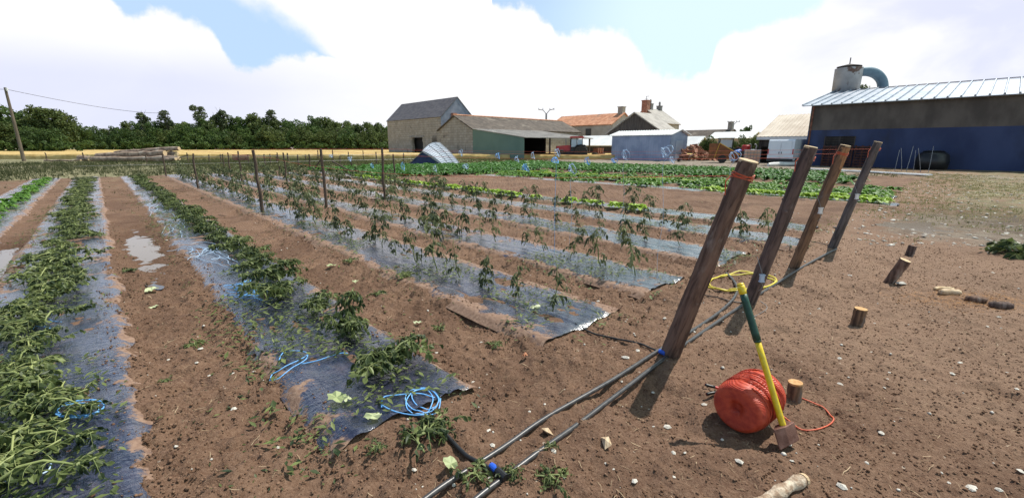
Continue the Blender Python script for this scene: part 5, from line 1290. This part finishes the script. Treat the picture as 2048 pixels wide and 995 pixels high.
# ---------------------------------------------------------------- spool, maul, pliers
def spool():
    x0, y0 = G(1484, 884); z0 = hz(x0, y0); rad = .146
    C1 = Vector((x0 - .012, y0 + .085, z0 + rad - .010)); far = Vector((*G(1540, 743, z0 + 2 * rad), 0)); C2 = Vector((far.x, far.y + .05, C1.z)); ax = (C2 - C1); ln = .335; ax.normalize()
    t = thing('twine_spool', 'big spool of orange red baler twine lying on its side', 'twine spool', (C1.x, C1.y, z0))
    Mx = Matrix.Translation(C1 - Vector(t.location)) @ ax.to_track_quat('Z', 'Y').to_matrix().to_4x4()
    m = bpy.data.materials.new('wound_twine'); m.use_nodes = True; nt = NT(m.node_tree); b = nt.n['Principled BSDF']; tcv = nt.node('ShaderNodeTexCoord').outputs['Object']
    wv = nt.node('ShaderNodeTexWave', wave_type='BANDS', bands_direction='Z'); nt.link(tcv, wv.inputs['Vector']); wv.inputs['Scale'].default_value = 46; wv.inputs['Distortion'].default_value = 2.2; wv.inputs['Detail'].default_value = 3; wv.inputs['Detail Scale'].default_value = .35
    nt.link(nt.mix(nt.smooth(nt.noise(tcv, 24, 5), .3, .7), (.40, .032, .013), (.58, .075, .028)), b.inputs['Base Color']); b.inputs['Roughness'].default_value = .42; b.inputs['Specular IOR Level'].default_value = .45
    bn = nt.node('ShaderNodeBump'); bn.inputs['Strength'].default_value = .45; bn.inputs['Distance'].default_value = .005; nt.link(wv.outputs['Color'], bn.inputs['Height']); nt.link(bn.outputs[0], b.inputs['Normal'])
    prof = [(.030, .050), (.036, .012), (.06, .004), (.112, .000), (.126, .006), (.139, .022), (.145, .05)]
    for k in range(60): zz = .055 + (ln - .11) * k / 59; prof.append((rad + .0015 * math.sin(k * 2.1) + .0025 * math.sin(k * .55) - (.004 if k in (14, 15, 33, 46) else 0), zz))
    prof += [(.145, ln - .05), (.139, ln - .022), (.124, ln - .005), (.06, ln)]
    w = MB(); w.lathe(prof, 56, Mx); o = w.build('wound_twine', m, t, True)
    w = MB(); rr = random.Random(2)                                              # slack diagonal strands lying over the winding
    for q in range(22):
        z1 = rr.uniform(.05, ln - .2); sl = rr.uniform(.03, .16); a0 = rr.uniform(0, 6); pts = [Mx @ Vector((math.cos(a0 + k * .16) * (rad + .0035), math.sin(a0 + k * .16) * (rad + .0035), z1 + sl * k / 30)) for k in range(31)]; w.tube(pts, .0035, 5)
    w.build('slack_strand', m, o)
    tail = groundline([(1572, 793), (1600, 795), (1640, 806), (1663, 822), (1668, 832), (1650, 844), (1620, 850), (1590, 842), (1565, 832)], .006, 8); w = MB(); w.tube([p - Vector(t.location) for p in tail], .0048, 6); w.build('loose_end', M['orange_tw'], t, True)
    return C1, ax, rad
C1, AX, SR = spool()
def maul():
    x0, y0 = G(1566, 890); z0 = hz(x0, y0); foot = Vector((x0, y0, z0 + .085)); top = D(1480, 566, 2.36)
    t = thing('splitting_maul', 'splitting maul with yellow and green handle leaning on the orange spool', 'maul', (x0, y0, z0)); O = Vector(t.location); a = foot - O; b = top - O; d = (b - a)
    def seg(f0, f1, r0, r1): return [a + d * f0, a + d * f1], [r0, r1]
    def oval(mb, f0, f1, r0, r1, n=6):
        pts = [a + d * (f0 + (f1 - f0) * k / n) for k in range(n + 1)]; mb.tube(pts, [r0 + (r1 - r0) * k / n for k in range(n + 1)], 16)
    w = MB(); oval(w, -.03, .60, .0175, .0165); w.build('handle', M['yellow'], t, True)
    w = MB(); oval(w, .598, .61, .0185, .0205, 2); oval(w, .61, .925, .0205, .0195); w.build('grip', M['green_grip'], t, True)
    w = MB(); oval(w, .925, .985, .0195, .0205, 3); oval(w, .985, 1.0, .0205, .017, 2); w.build('end_cap', M['yellow'], t, True)
    # wedge shaped steel head, its edge resting in the soil
    dd = d.normalized(); side = Vector((.86, .42, 0)); side = (side - dd * side.dot(dd)).normalized(); wd = dd.cross(side)
    cpt = a + dd * .002
    prof = [(-.060, .028), (-.035, .031), (.025, .028), (.078, .003)]
    vs = []
    for s, hw in prof:
        for h_, q in ((-.055 - .012 * (s > .05) , -1), (-.055 - .012 * (s > .05), 1), (.042 - .02 * (s > .05) * 0, 1), (.042, -1)):
            vs.append(cpt + side * -s + dd * h_ + wd * hw * q)
    fs = []
    for i in range(3):
        for j in range(4): fs.append((i * 4 + j, i * 4 + (j + 1) % 4, (i + 1) * 4 + (j + 1) % 4, (i + 1) * 4 + j))
    fs += [(3, 2, 1, 0), (12, 13, 14, 15)]
    w = MB(); w.add(vs, fs); o = w.build('head', M['steel_rust'], t)
    md = o.modifiers.new('bevel', 'BEVEL'); md.width = .005; md.segments = 2
    lo = min((o.matrix_local @ v_.co).z for v_ in o.data.vertices)
    t.location.z -= 0
maul()
def pliers():
    px = [(1452, 788), (1434, 786), (1408, 782)]; px2 = [(1452, 796), (1436, 798), (1411, 801)]
    x0, y0 = G(1452, 792); t = thing('pliers', 'pliers with red and black handles sticking out behind the spool', 'pliers', (x0, y0, hz(x0, y0))); O = Vector(t.location)
    for pp in (px, px2):
        g = [p + Vector((0, 0, .02)) for p in groundline(pp, .010, 5)]; n = len(g); w = MB(); w.tube([p - O for p in g], .009, 8); ho = w.build('handle', M['red_plastic'], t, True)
        w = MB(); w.tube([p - O for p in g[int(n * .55):]], .0098, 8); w.build('grip_end', M['black_plastic'], ho, True)
    w = MB(); w.tube([(0, 0, .028), (.03, .008, .028), (.08, .02, .02)], [.016, .015, .004], 8); w.build('jaw', M['grey_metal'], t)
pliers()

# ---------------------------------------------------------------- stub stakes, bark and chips
def stub(base, top, rad, m, lab, cap='sawn'):
    X, Y = G(*base); z0 = hz(X, Y); a, f, d = ray(*top); L = (X - Y * a / f) / (DX - DY * a / f); L = max(-.30, min(.3, L)); TX, TY = X - L * DX, Y - L * DY; TZ = CAMZ + d * TY / f; TZ = max(TZ, z0 + .1)
    t = thing('anchor_stake', lab, 'stub stake', (X, Y, z0)); vec = Vector((TX - X, TY - Y, TZ - z0)); rr = random.Random(base[0]); ln = vec.length; n = 10
    w = MB(); w.tube([vec * (-.35 + 1.35 * k / n) for k in range(n + 1)], [rad * rr.uniform(.93, 1.06) for k in range(n + 1)], 14, cap=False, wob=.10, rng=rr); w.build('shaft', M[m], t, True)
    w = MB(); u_ = vec.normalized(); w.tube([vec - u_ * .01, vec + u_ * .003], rad * .97, 14); w.build('sawn_top', M[cap], t)
stub((1588, 797), (1591, 764), .043, 'bark_tan', 'short round sawn stub right behind the orange spool', 'sawn_or')
stub((1712, 655), (1722, 617), .050, 'bark_tan', 'orange brown sawn stub alone in the middle of the bare soil', 'sawn_or')
stub((1776, 569), (1811, 520), .055, 'bark_red', 'longest leaning stub stake on the bare soil at the right')
stub((1817, 513), (1826, 491), .050, 'bark_dark', 'small dark leaning stub farthest back on the right', 'bark_red')
def lump(name, px, size, m, lab, cat, rot=0, seed=0, flat=1.0):
    X, Y = G(*px); rr = np.random.default_rng(seed); w = MB(); n = 10; pts = []; rad = []
    for k in range(n + 1): f = k / n; pts.append(((f - .5) * size[0], .012 * math.sin(f * 5 + seed), 0)); rad.append(max(.004, size[1] * math.sin(PI * (.12 + .76 * f)) ** .5 * (1 + .2 * (rr.random() - .5))))
    w.tube(pts, rad, 10, wob=.2, rng=random.Random(seed)); w.v = [(x, y, z * flat) for x, y, z in w.v]; o = w.build(name, m, smooth=True); o.location = (X, Y, hz(X, Y) + size[1] * flat * .6); o.rotation_euler = (0, 0, rot); tag(o, lab, cat); return o
lump('bark_piece', (1951, 601), (.17, .040, 0), M['bark_red'], 'brown bark log piece right of the pale wood chunk', 'bark piece', -.5, 3); lump('bark_piece', (2001, 614), (.19, .042, 0), M['bark_dark'], 'brown bark log piece nearest the right edge', 'bark piece', -.45, 4)
lump('wood_chunk', (1898, 590), (.20, .040, 0), M['chip'], 'split pale wood chunk left of two brown bark pieces', 'wood chunk', -.2, 5); lump('wood_chunk', (1885, 583), (.22, .022, 0), M['sawn'], 'flat pale splinter beside the wood chunk', 'wood chunk', .05, 6)
w = MB(); sawdust = []
def driftwood():
    g = [Vector((*G(x, y), 0)) for x, y in ((1500, 1030), (1545, 1002), (1580, 980), (1606, 968))]; s = smoothpath(g, 6); t = thing('debarked_branch', 'pale peeling branch lying at the bottom edge right of centre', 'branch', tuple(s[0]))
    z = hz(s[8].x, s[8].y) + .026; rr = random.Random(3); w = MB(); w.tube([p - s[0] + Vector((0, 0, z)) for p in s], [.029 + .004 * math.sin(k) for k in range(len(s))], 12, cap=False, wob=.18, rng=rr)
    w.build('bark', mat('peeling_pale_bark', (.30, .20, .13), (.66, .55, .42), 28, .85, bump=.8, bscale=40, stretch=(1, 1, 1)), t, True); w = MB(); e = s[-1] - s[0] + Vector((0, 0, z)); d = (s[-1] - s[-2]).normalized(); w.tube([e - d * .01, e + d * .004], .029, 12); w.build('cut_end', M['sawn'], t)
driftwood()
CHIPS = [((1095, 866), .055, 'tan wood chip between the two black pipes'), ((1211, 897), .050, 'narrow tan wood chip right of the black pipes'), ((2150, 2000), 0, '')][:2]
for (px, s, lab) in CHIPS:
    X, Y = G(*px); w = MB(); w.add([(-s * .7, -s * .5, 0), (s * .9, -s * .2, .004), (s * .5, s * .6, .012), (-s * .5, s * .4, .016), (0, 0, .028), (0, 0, -.01)], [(0, 1, 4), (1, 2, 4), (2, 3, 4), (3, 0, 4), (1, 0, 5), (2, 1, 5), (3, 2, 5), (0, 3, 5)]); o = w.build('wood_chip', M['chip']); o.location = (X, Y, hz(X, Y) + .012); o.rotation_euler = (.2, .3, px[0]); tag(o, lab, 'wood chip')

# orange red clay and sawdust patch left as loose crumbs, straw, clods and stones
def scatter(name, n, region, shape, size, m, seed, label, dz=0.0, accept=None, kind='stuff', sunk=.3):
    rng_ = np.random.default_rng(seed); V = []; Fc = []; T = []
    x = rng_.uniform(region[0], region[1], n); y = region[2] + (region[3] - region[2]) * rng_.random(n) ** 1.5
    if accept is not None:
        k = accept(x, y, rng_); x, y = x[k], y[k]; n = len(x)
    z = height(x, y); sv, sf = shape; sv = np.array(sv, float); sf = np.array(sf); nv = len(sv)
    sc = rng_.uniform(size[0], size[1], n) * (rng_.random(n) ** 1.5 * 1.2 + .45); rz = rng_.uniform(0, 2 * PI, n); tl = rng_.normal(0, .25, n); 
    P = sv[None] * (1 + .35 * (rng_.random((n, nv, 3)) - .5)) * sc[:, None, None]
    ct, s_t = np.cos(tl)[:, None], np.sin(tl)[:, None]; P = np.stack([P[:, :, 0] * ct + P[:, :, 2] * s_t, P[:, :, 1], -P[:, :, 0] * s_t + P[:, :, 2] * ct], -1)
    c, s = np.cos(rz)[:, None], np.sin(rz)[:, None]; Q = np.stack([P[:, :, 0] * c - P[:, :, 1] * s + x[:, None], P[:, :, 0] * s + P[:, :, 1] * c + y[:, None], P[:, :, 2] + z[:, None] + dz + sc[:, None] * sunk], -1)
    fc = (sf[None] + (np.arange(n) * nv)[:, None, None]).reshape(-1, sf.shape[1])
    o = npmesh(name, Q.reshape(-1, 3), fc, m, False, {'tint': np.repeat(rng_.random(n), nv)}); tag(o, label, None, None, kind); return o
OCT = ([(1, 0, 0), (.3, .9, .1), (-.8, .5, 0), (-.7, -.6, .1), (.4, -.9, 0), (.1, .1, .7), (.0, 0, -.6), (-.3, .2, .65)], [(0, 1, 5), (1, 2, 7), (1, 7, 5), (2, 3, 7), (3, 4, 5), (3, 5, 7), (4, 0, 5), (1, 0, 6), (2, 1, 6), (3, 2, 6), (4, 3, 6), (0, 4, 6)])
STRAW = ([(-1, 0, 0), (-.3, .05, .06), (.4, -.03, .1), (1, .06, .02), (1, .14, .02), (.4, .06, .1), (-.3, .14, .06), (-1, .08, 0)], [(0, 1, 6, 7), (1, 2, 5, 6), (2, 3, 4, 5)])
LEAFQ = ([(-1, 0, 0), (-.1, .36, .14), (.0, 0, .0), (-.1, -.36, .14), (1, 0, .1)], [(0, 2, 1), (0, 3, 2), (1, 2, 4), (2, 3, 4)])
def offbeds(x, y, r):
    u = x * DX + y * DY; v = x * DY - y * DX; k = np.ones(len(x), bool)
    for v0, v1, u0, u1 in BEDS: k &= ~((v > v0 + .05) & (v < v1 - .05) & (u > u0))
    return k
def onbeds(x, y, r):
    u = x * DX + y * DY; v = x * DY - y * DX; k = np.zeros(len(x), bool)
    for v0, v1, u0, u1 in BEDS: c = (v0 + v1) / 2; k |= (np.abs(v - c + .12) < .62 * r.random(len(x)) ** .6) & (u > u0 - .15)
    return k & (fbm(x * 1.5, y * 1.5, 90) + .10 * (r.random(len(x)) - .5) > .50)
scatter('soil_clods', 9000, (-7, 8, 1.3, 9.5), OCT, (.003, .0100), M['clod'], 61, 'loose clods of brown soil', accept=offbeds, sunk=-.05)
def strays(x, y, r): return offbeds(x, y, r) & (x * DX + y * DY > 1.9) & (fbm(x * 1.1, y * 1.1, 93) + .2 * (r.random(len(x)) - .5) > .60)
scatter('stray_leaves', 30000, (-13, 7, 1.5, 17), LEAFQ, (.008, .022), M['leafg'], 70, 'torn green leaves scattered on the soil between the rows', dz=.006, accept=strays, sunk=.05)
scatter('straw_litter', 9000, (-6, 8, 1.3, 9), STRAW, (.007, .030), M['straw'], 62, 'bits of dry straw and root scattered on the soil', dz=.004, accept=offbeds, sunk=.02)
scatter('leaf_litter', 240000, (-13, 7, 1.5, 17), LEAFQ, (.013, .032), M['leafg'], 63, 'torn green leaves littering the film strips and row edges', dz=.030, accept=onbeds, sunk=.1)
scatter('gravel', 900, (-6, 9, 1.3, 11), OCT, (.004, .012), M['stone'], 64, 'tiny pale stones scattered over the soil', accept=offbeds, sunk=.25)
scatter('white_litter', 8000, (6, 27, 7, 30), [[(a, b, c * .35) for a, b, c in OCT[0]], OCT[1]], (.010, .040), M['stone'], 65, 'pale stones and debris in the rough grass on the right', accept=lambda x, y, r: (x * DX + y * DY < 2.0) & (x * DY - y * DX > 9), sunk=.1)
def shoulders(x, y, r):
    u = x * DX + y * DY; v = x * DY - y * DX; k = np.zeros(len(x), bool)
    for v0, v1, u0, u1 in BEDS: k |= ((np.abs(v - v0) < .13 + .1 * r.random(len(x)) ** 2) | (np.abs(v - v1) < .13 + .1 * r.random(len(x)) ** 2)) & (u > u0 - .2)
    return k
scatter('shoulder_clods', 70000, (-8, 7, 1.3, 11), OCT, (.003, .0105), M['clod'], 68, 'crumbly clods of soil along the edges of the film strips', dz=.008, accept=shoulders, sunk=.1)
scatter('soil_crumbs', 90000, (-5, 7, 1.3, 7.5), OCT, (.0025, .0075), M['clod'], 69, 'fine crumbs covering the tilled soil', accept=offbeds, sunk=.1)
def sawd(x, y, r): c = G(1935, 600); return np.exp(-(((x - c[0]) / .55) ** 2 + ((y - c[1]) / .22) ** 2)) > r.random(len(x))
scatter('sawdust', 34000, (4.0, 6.2, 3.8, 5.0), STRAW, (.006, .018), mat('orange_sawdust', (.36, .16, .05), (.52, .27, .10), 20, .9), 66, 'orange sawdust and bark crumbs around the bark pieces', dz=.003, accept=sawd, sunk=.02)
# pale stones one can point at
st = MB(); st.add(OCT[0], OCT[1]); sm = st.mesh('stone', M['stone']); r_ = random.Random(9)
SPECIAL = [((1251, 718), .036, 'biggest pale stone, beside the far pipe left of the nearest post'), ((1478, 925), .026, 'pale stone at the bottom, below the spool'), ((1268, 975), .020, 'pale stone near the bottom edge between pipe and spool'), ((1680, 767), .022, 'white flake alone right of the sawn stub behind the spool'), ((1577, 888), .020, 'small white stone touching the maul head'),
           ((1800, 574), .060, 'flat white shard at the foot of the longest leaning stub'), ((985, 893), .020, 'pale stone left of the blue coupling')]
for (px, s, lab) in SPECIAL:
    X, Y = G(*px); o = bpy.data.objects.new('stone', sm); COL.objects.link(o); o.location = (X, Y, hz(X, Y) + s * .25); o.scale = (s, s * .75, s * .6); o.rotation_euler = (0, 0, r_.uniform(0, 6)); tag(o, lab, 'stone')
for k in range(110):
    px, py = r_.uniform(250, 2040), 480 + 510 * r_.random() ** 1.2; X, Y = G(px, py); u_, v_ = uv(X, Y)
    if any(v0 < v_ < v1 and u_ > u0 for v0, v1, u0, u1 in BEDS) or Y > 9: continue
    s = r_.uniform(.008, .022); o = bpy.data.objects.new('stone', sm); COL.objects.link(o); o.location = (X, Y, hz(X, Y) + s * .2); o.scale = (s * r_.uniform(.8, 1.5), s, s * .7); o.rotation_euler = (r_.uniform(-.3, .3), 0, r_.uniform(0, 6)); tag(o, 'small pale stone lying on the bare brown soil', 'stone', 'small pale stones on the soil')
# pale scraps of cabbage leaf
r_ = random.Random(33)
for px, s, lab in (((675, 815), .075, 'large pale leaf scrap on the film, left of another'), ((697, 818), .050, 'smaller pale leaf scrap on the film, right of the large one'), ((748, 856), .060, 'yellow green leaf scrap near the corner of the film'), ((903, 945), .050, 'pale leaf scrap left of the blue coupling'), ((305, 590), .085, 'pale torn leaf on the soil between the two left film strips'),
                    ((308, 615), .060, 'small pale torn leaf below a larger one between the left film strips'), ((664, 538), .07, 'white leaf scrap on the bare soil in the middle row gap'), ((835, 642), .05, 'pink white leaf scrap in the row gap left of the crumpled film'), ((710, 560), .06, 'flat white leaf scrap on soil beside a weed'), ((1070, 628), .06, 'white curled leaf on the crumpled film at the plant foot'), ((1050, 716), .03, 'orange leaf scrap on the bare soil')):
    X, Y = G(*px); n = 14; vs = [(0, 0, .012)]; 
    for k in range(n): th = 2 * PI * k / n; q = s * r_.uniform(.6, 1.05); vs.append((q * math.cos(th), q * .75 * math.sin(th), r_.uniform(.0, .03)))
    w = MB(); w.add(vs, [(0, 1 + k, 1 + (k + 1) % n) for k in range(n)], r_.random()); o = w.build('leaf_scrap', M['scrap'] if 'orange' not in lab else M['tile_orange']); o.location = (X, Y, hz(X, Y) + .022); o.rotation_euler = (0, 0, r_.uniform(0, 6)); tag(o, lab, 'leaf scrap')
# weeds in the foreground
WEED = [bushy_tomato(700 + i, .13, .06, 4, 18, .045) for i in range(3)]
WP = [proto('weed', 'weed', 'weed', *WEED[i], M['stem'], M['leafg']) for i in range(3)]
for k, (px, sc, lab) in enumerate((((835, 895), 1.5, 'torn leafy plant remains just below the end of the twine strewn film'), ((870, 870), 1.1, 'torn leafy remains over the black hose start'), ((950, 965), 1.2, 'weed between the pipes at the bottom edge left of the tee'), ((1015, 958), .8, 'small weed at the pipe tee'), ((1095, 968), 1.2, 'weed right of the near pipe at the bottom edge'), ((750, 908), .7, 'small yellow green weed at the film corner'),
                                        ((395, 690), 1.1, 'small weed in the bare row gap between the two left film strips'), ((760, 590), 1.2, 'sprawling weed in the row gap near the middle'), ((700, 530), 1.2, 'weed at the left edge of the dusty film in the middle'), ((880, 655), 1.0, 'small weed right of a pale scrap in the row gap'), ((265, 547), 1.1, 'weed at the edge of the bright puddle'), ((1100, 905), .5, 'tiny weed beside the near pipe'), ((815, 560), 1.4, 'low weed along the crumpled film'), ((330, 765), .6, 'tiny weed on bare soil at the left'), ((990, 690), .9, 'small weed near the tip of the crumpled film'))):
    x, y = G(*px); place(WP[k % 3], x, y, k * 1.7, sc * (.70 if k < 2 else .55), lab, None, .0)
# heap of cut greenery at the right edge
gp = bushy_tomato(720, .5, .30, 7, 90, .09); t = thing('cut_greenery', 'heap of cut dark greenery at the right edge', 'plant heap', (0, 0, 0)); s = gp[0].build('stem', M['stemy'], t); f = gp[1].build('foliage', M['leafg'], t); x, y = G(2048, 512); t.location = (x + .15, y, hz(x, y)); t.scale = (1.3, 1.3, 1.2)

# blue twine on the ground
def twine(px, lab, m='blue_tw', r=.0038, dz=.03, loops=None):
    w = MB()
    for line in px:
        w.tube(groundline(line, dz, 8), r, 6)
    o = w.build('blue_twine', M[m], smooth=True); tag(o, lab, 'twine'); return o
def ell(cx, cy, a, b, n0=0, n=14, tilt=0): return [(cx + a * math.cos(2 * PI * (k + n0) / n) + tilt * b * math.sin(2 * PI * (k + n0) / n), cy + b * math.sin(2 * PI * (k + n0) / n)) for k in range(n + 1)]
twine([[(765, 838), (768, 818), (790, 812), (840, 808), (870, 812)], [(764, 832), (785, 842), (835, 850), (862, 848)], ell(845, 818, 33, 21, 2), ell(852, 815, 27, 17, 5, tilt=.2), ell(840, 822, 26, 22, 8, tilt=-.3), [(862, 848), (878, 832), (882, 815)]], 'bright blue twine coil on the near corner of the twine strewn film')
twine([[(540, 768), (546, 756), (565, 750), (600, 735), (618, 722), (600, 716), (570, 718), (560, 735)], [(540, 768), (560, 765), (590, 748), (614, 733), (617, 724)], [(605, 742), (640, 735), (680, 722), (697, 722)]], 'bright blue twine loops on the film edge left of the upright plant')
twine([ell(165, 838, 46, 17, 0, tilt=-.9), ell(168, 836, 44, 17, 3, tilt=-1.0), ell(160, 842, 42, 16, 7, tilt=-.8)], 'blue twine ring on the leftmost film strip, upper of two')
twine([[(0, 985), (40, 962), (85, 948), (107, 948), (104, 962), (92, 970)], [(10, 992), (50, 966), (90, 950)]], 'thin blue twine at the lower left corner', 'pale_tw')
r_ = random.Random(44)
def tangle(cx, cy, rx, ry, n, lab, m='pale_tw'):
    L = []
    for i in range(n):
        x, y = cx + r_.uniform(-rx, rx), cy + r_.uniform(-ry, ry); line = [(x, y)]; a = r_.uniform(-.6, .4)
        for k in range(6): a += r_.uniform(-.9, .9); x += rx * .35 * math.cos(a); y += ry * .30 * math.sin(a); line.append((x, y))
        L.append(line)
    twine(L, lab, m, .0032)
tangle(478, 592, 34, 14, 16, 'tangled heap of blue twine on the film left of the bushy plants, nearest heap', 'blue_tw'); tangle(395, 515, 40, 18, 14, 'tangled pale blue twine on the film, second heap from the camera'); tangle(345, 460, 25, 16, 10, 'pale blue twine tangle on the film, third heap from the camera'); tangle(310, 420, 16, 12, 8, 'small pale twine tangle far along the twine strewn film')
tangle(65, 665, 22, 6, 5, 'few strands of blue twine under the sprawling plants at the left edge', 'blue_tw')

# ---------------------------------------------------------------- trees
def crown(seed, rx, ry, h, z0, n, leaf, lobes=10, m=None, col=.5):
    r = np.random.default_rng(seed); L = []
    for k in range(lobes):
        q = r.normal(size=3); q = q / np.linalg.norm(q) * r.random() ** .45
        fz = (q[2] + 1) / 2; sq = 1.0 if col < .9 else 1.0
        L.append((rx * .78 * q[0], ry * .78 * q[1], z0 + h * (.06 + .84 * fz), (.20 + .20 * r.random()) * min(rx, h * .5)))
    L = np.array(L); w = L[:, 3] ** 2; pick = r.choice(lobes, n, p=w / w.sum()); d = r.normal(size=(n, 3)); d /= np.linalg.norm(d, axis=1)[:, None]
    rr = L[pick, 3] * (.55 + .5 * r.random(n)); P = L[pick, :3] + d * rr[:, None] * np.array([1.1, 1.1, .9])
    a = r.normal(size=(n, 3)); a /= np.linalg.norm(a, axis=1)[:, None]; nrm = d * .7 + a * .7; nrm /= np.linalg.norm(nrm, axis=1)[:, None]
    t1 = np.cross(nrm, r.normal(size=(n, 3))); t1 /= np.linalg.norm(t1, axis=1)[:, None]; t2 = np.cross(nrm, t1); s = leaf * r.uniform(.6, 1.3, n)[:, None]
    V = np.stack([P - t1 * s, P + t2 * s * .6, P + t1 * s, P - t2 * s * .6], 1).reshape(-1, 3); Fq = np.arange(n * 4).reshape(-1, 4)
    tint = np.clip(np.repeat(r.random(n) * .6 + .4 * r.random(lobes)[pick], 4), 0, 1)
    return V, Fq, tint
TREES = []
def tree_proto(seed, rx, h, z0, n, leaf, m, lobes, name, thick=.18):
    t = thing(name, 'tree', 'tree', (0, 0, -80)); V, Fq, tn = crown(seed, rx, rx, h - z0, z0, n, leaf, lobes); c = npmesh('crown', V, Fq, m, False, {'tint': tn}); c.parent = t
    rr = random.Random(seed); w = MB(); w.tube([(0, 0, -.3), (rr.uniform(-.1, .1), 0, h * .3), (rr.uniform(-.3, .3), rr.uniform(-.3, .3), h * .62), (rr.uniform(-.3, .3), 0, h * .85)], [thick, thick * .8, thick * .5, thick * .15], 7)
    for k in range(5): a = k * 1.3 + seed; z = h * (.3 + .09 * k); w.tube([(0, 0, z), (math.cos(a) * rx * .35, math.sin(a) * rx * .35, z + h * .12), (math.cos(a) * rx * .65, math.sin(a) * rx * .65, z + h * .2)], [thick * .5, thick * .3, thick * .1], 5)
    b = w.build('trunk', M['trunk'], t); return remember(t, c, b)
BROAD = [tree_proto(800 + i, 3.0 + .3 * i, 10.0, .6, 5200, .25, M['treeleaf'] if i % 2 else M['treeleaf3'], 46, 'broadleaf_tree') for i in range(4)]
BUSHT = [tree_proto(820 + i, 3.2, 6.0, -.4, 4200, .22, M['treeleaf3'] if i % 2 else M['treeleaf'], 40, 'broadleaf_tree', .12) for i in range(3)]
POP = [tree_proto(840 + i, 1.5 + .35 * i, 12.0, 4.0, 1400, .22, M['treeleaf2'], 22, 'poplar_tree', .12) for i in range(2)]
def ptree(p, px, ytop, Y, hp, label, group, r, z0=0, wd=1.0):
    top = D(px, ytop, Y); sc = top.z / hp; loc = (top.x, top.y, 0); rz = r.uniform(0, 6)
    s3 = (sc * wd, sc * wd, sc)
    if p.name not in USED: USED.add(p.name); p.location = loc; p.rotation_euler = (0, 0, rz); p.scale = s3; tag(p, label, None, group); return p
    return dup(p, loc, (0, 0, rz), s3, label, group)
r_ = random.Random(5)
TOPS_ = [(165, 262), (200, 250), (232, 240), (262, 229), (300, 226), (345, 236), (385, 232), (420, 228), (460, 220), (500, 217), (540, 222), (585, 226), (630, 223), (680, 229), (725, 234), (775, 238), (815, 242)]
def toph(px):
    for (a, ya), (b, yb) in zip(TOPS_, TOPS_[1:]):
        if a <= px <= b: return ya + (yb - ya) * (px - a) / (b - a)
    return TOPS_[0][1] if px < TOPS_[0][0] else TOPS_[-1][1]
px = 168; k = 0
while px < 815:
    ptree(BROAD[r_.randrange(4)], px, toph(px) + r_.uniform(2, 12), r_.uniform(131, 140), 10.0, 'broadleaf tree in the back line of the wood behind the wheat', 'trees of the wood, back line', r_, wd=r_.uniform(.8, 1.05)); px += r_.uniform(17, 23)
px = 160
while px < 812:
    ptree(BROAD[r_.randrange(4)] if r_.random() < .4 else BUSHT[r_.randrange(3)], px, 244 + r_.uniform(-8, 12), r_.uniform(124, 129), 10.0 if False else 6.2, 'lower broadleaf tree in the front line of the wood behind the wheat', 'trees of the wood, front line', r_, wd=r_.uniform(.55, .8)) if False else ptree(BUSHT[r_.randrange(3)], px, 250 + r_.uniform(-10, 10), r_.uniform(123, 129), 6.0, 'lower broadleaf tree in the front line of the wood behind the wheat', 'trees of the wood, front line', r_, wd=r_.uniform(.65, .95)); px += r_.uniform(20, 28)
for px, yt, i, lab in ((279, 205, 0, 'slim poplar top, leftmost above the wood'), (325, 207, 1, 'sparse branching poplar, second from the left above the wood'), (390, 195, 1, 'tallest slim poplar above the wood'), (437, 199, 0, 'slim poplar right of the tallest one'), (425, 211, 0, 'short poplar between two taller ones above the wood'), (540, 206, 1, 'slim tree top poking out of the middle of the wood')):
    ptree(POP[i], px, yt, 134, 12.0, lab, 'poplars above the wood', r_)
for px, yt, Y, lab in ((-20, 196, 100, 'tree cut by the left edge behind the utility pole'), (28, 210, 98, 'bushy tree just right of the leaning utility pole'), (70, 204, 97, 'biggest bushy tree of the left clump'), (108, 212, 97, 'bushy tree at the right of the left clump'), (140, 234, 100, 'lowest tree at the right end of the left clump'), (50, 245, 92, 'low bushy tree in front of the left clump'), (100, 250, 92, 'low bushy tree in front right of the left clump'), (0, 240, 92, 'low bushy tree at the left edge')):
    ptree(BROAD[r_.randrange(4)], px, yt, Y, 10.0, lab, 'tree clump at the left edge', r_, wd=r_.uniform(1.0, 1.25))
V, Fq, tn = [], [], []; n0 = 0
for k in range(46):
    px = 0 + k * 18; Y = 121 if px > 150 else 90; p = D(px, 290, Y); v, f, t_ = crown(900 + k, 2.4, 2.0, 3.4, -.2, 420, .26, 8); v = v + np.array([p.x, p.y, 0]); V.append(v); Fq.append(f + n0); tn.append(t_); n0 += len(v)
o = npmesh('undergrowth', np.concatenate(V), np.concatenate(Fq), M['treeleaf'], False, {'tint': np.concatenate(tn)}); tag(o, 'dark undergrowth along the foot of the wood', None, None, 'stuff')
ptree(BROAD[2], 1730, 160, 62, 10.0, 'small tree seen through the curve of the blue grey duct', None, r_, wd=.5)
for px, yt, Y, lab in ((1498, 246, 88, 'dark round tree behind the white roofed shed'), (1487, 252, 86, 'lower dark tree left of the round one behind the white roof')):
    ptree(BROAD[1], px, yt, Y, 10.0, lab, None, r_, wd=.6)
for px, yt, Y, lab in ((1422, 268, 55, 'green shrub right of the firewood heap'), (1490, 266, 55, 'light green shrub behind the loader cab'), (1515, 262, 54, 'light green shrub left of the cream roofed shed'), (1530, 275, 52, 'low shrub beside the van'), (1468, 276, 56, 'shrub behind the loader')):
    ptree(BUSHT[1], px, yt, Y, 6.0, lab, None, r_, wd=.75)

# prototypes that were never placed
for o in list(bpy.data.objects):
    if o.parent is None and o.location.z < -40:
        for c in list(o.children): bpy.data.objects.remove(c)
        bpy.data.objects.remove(o)
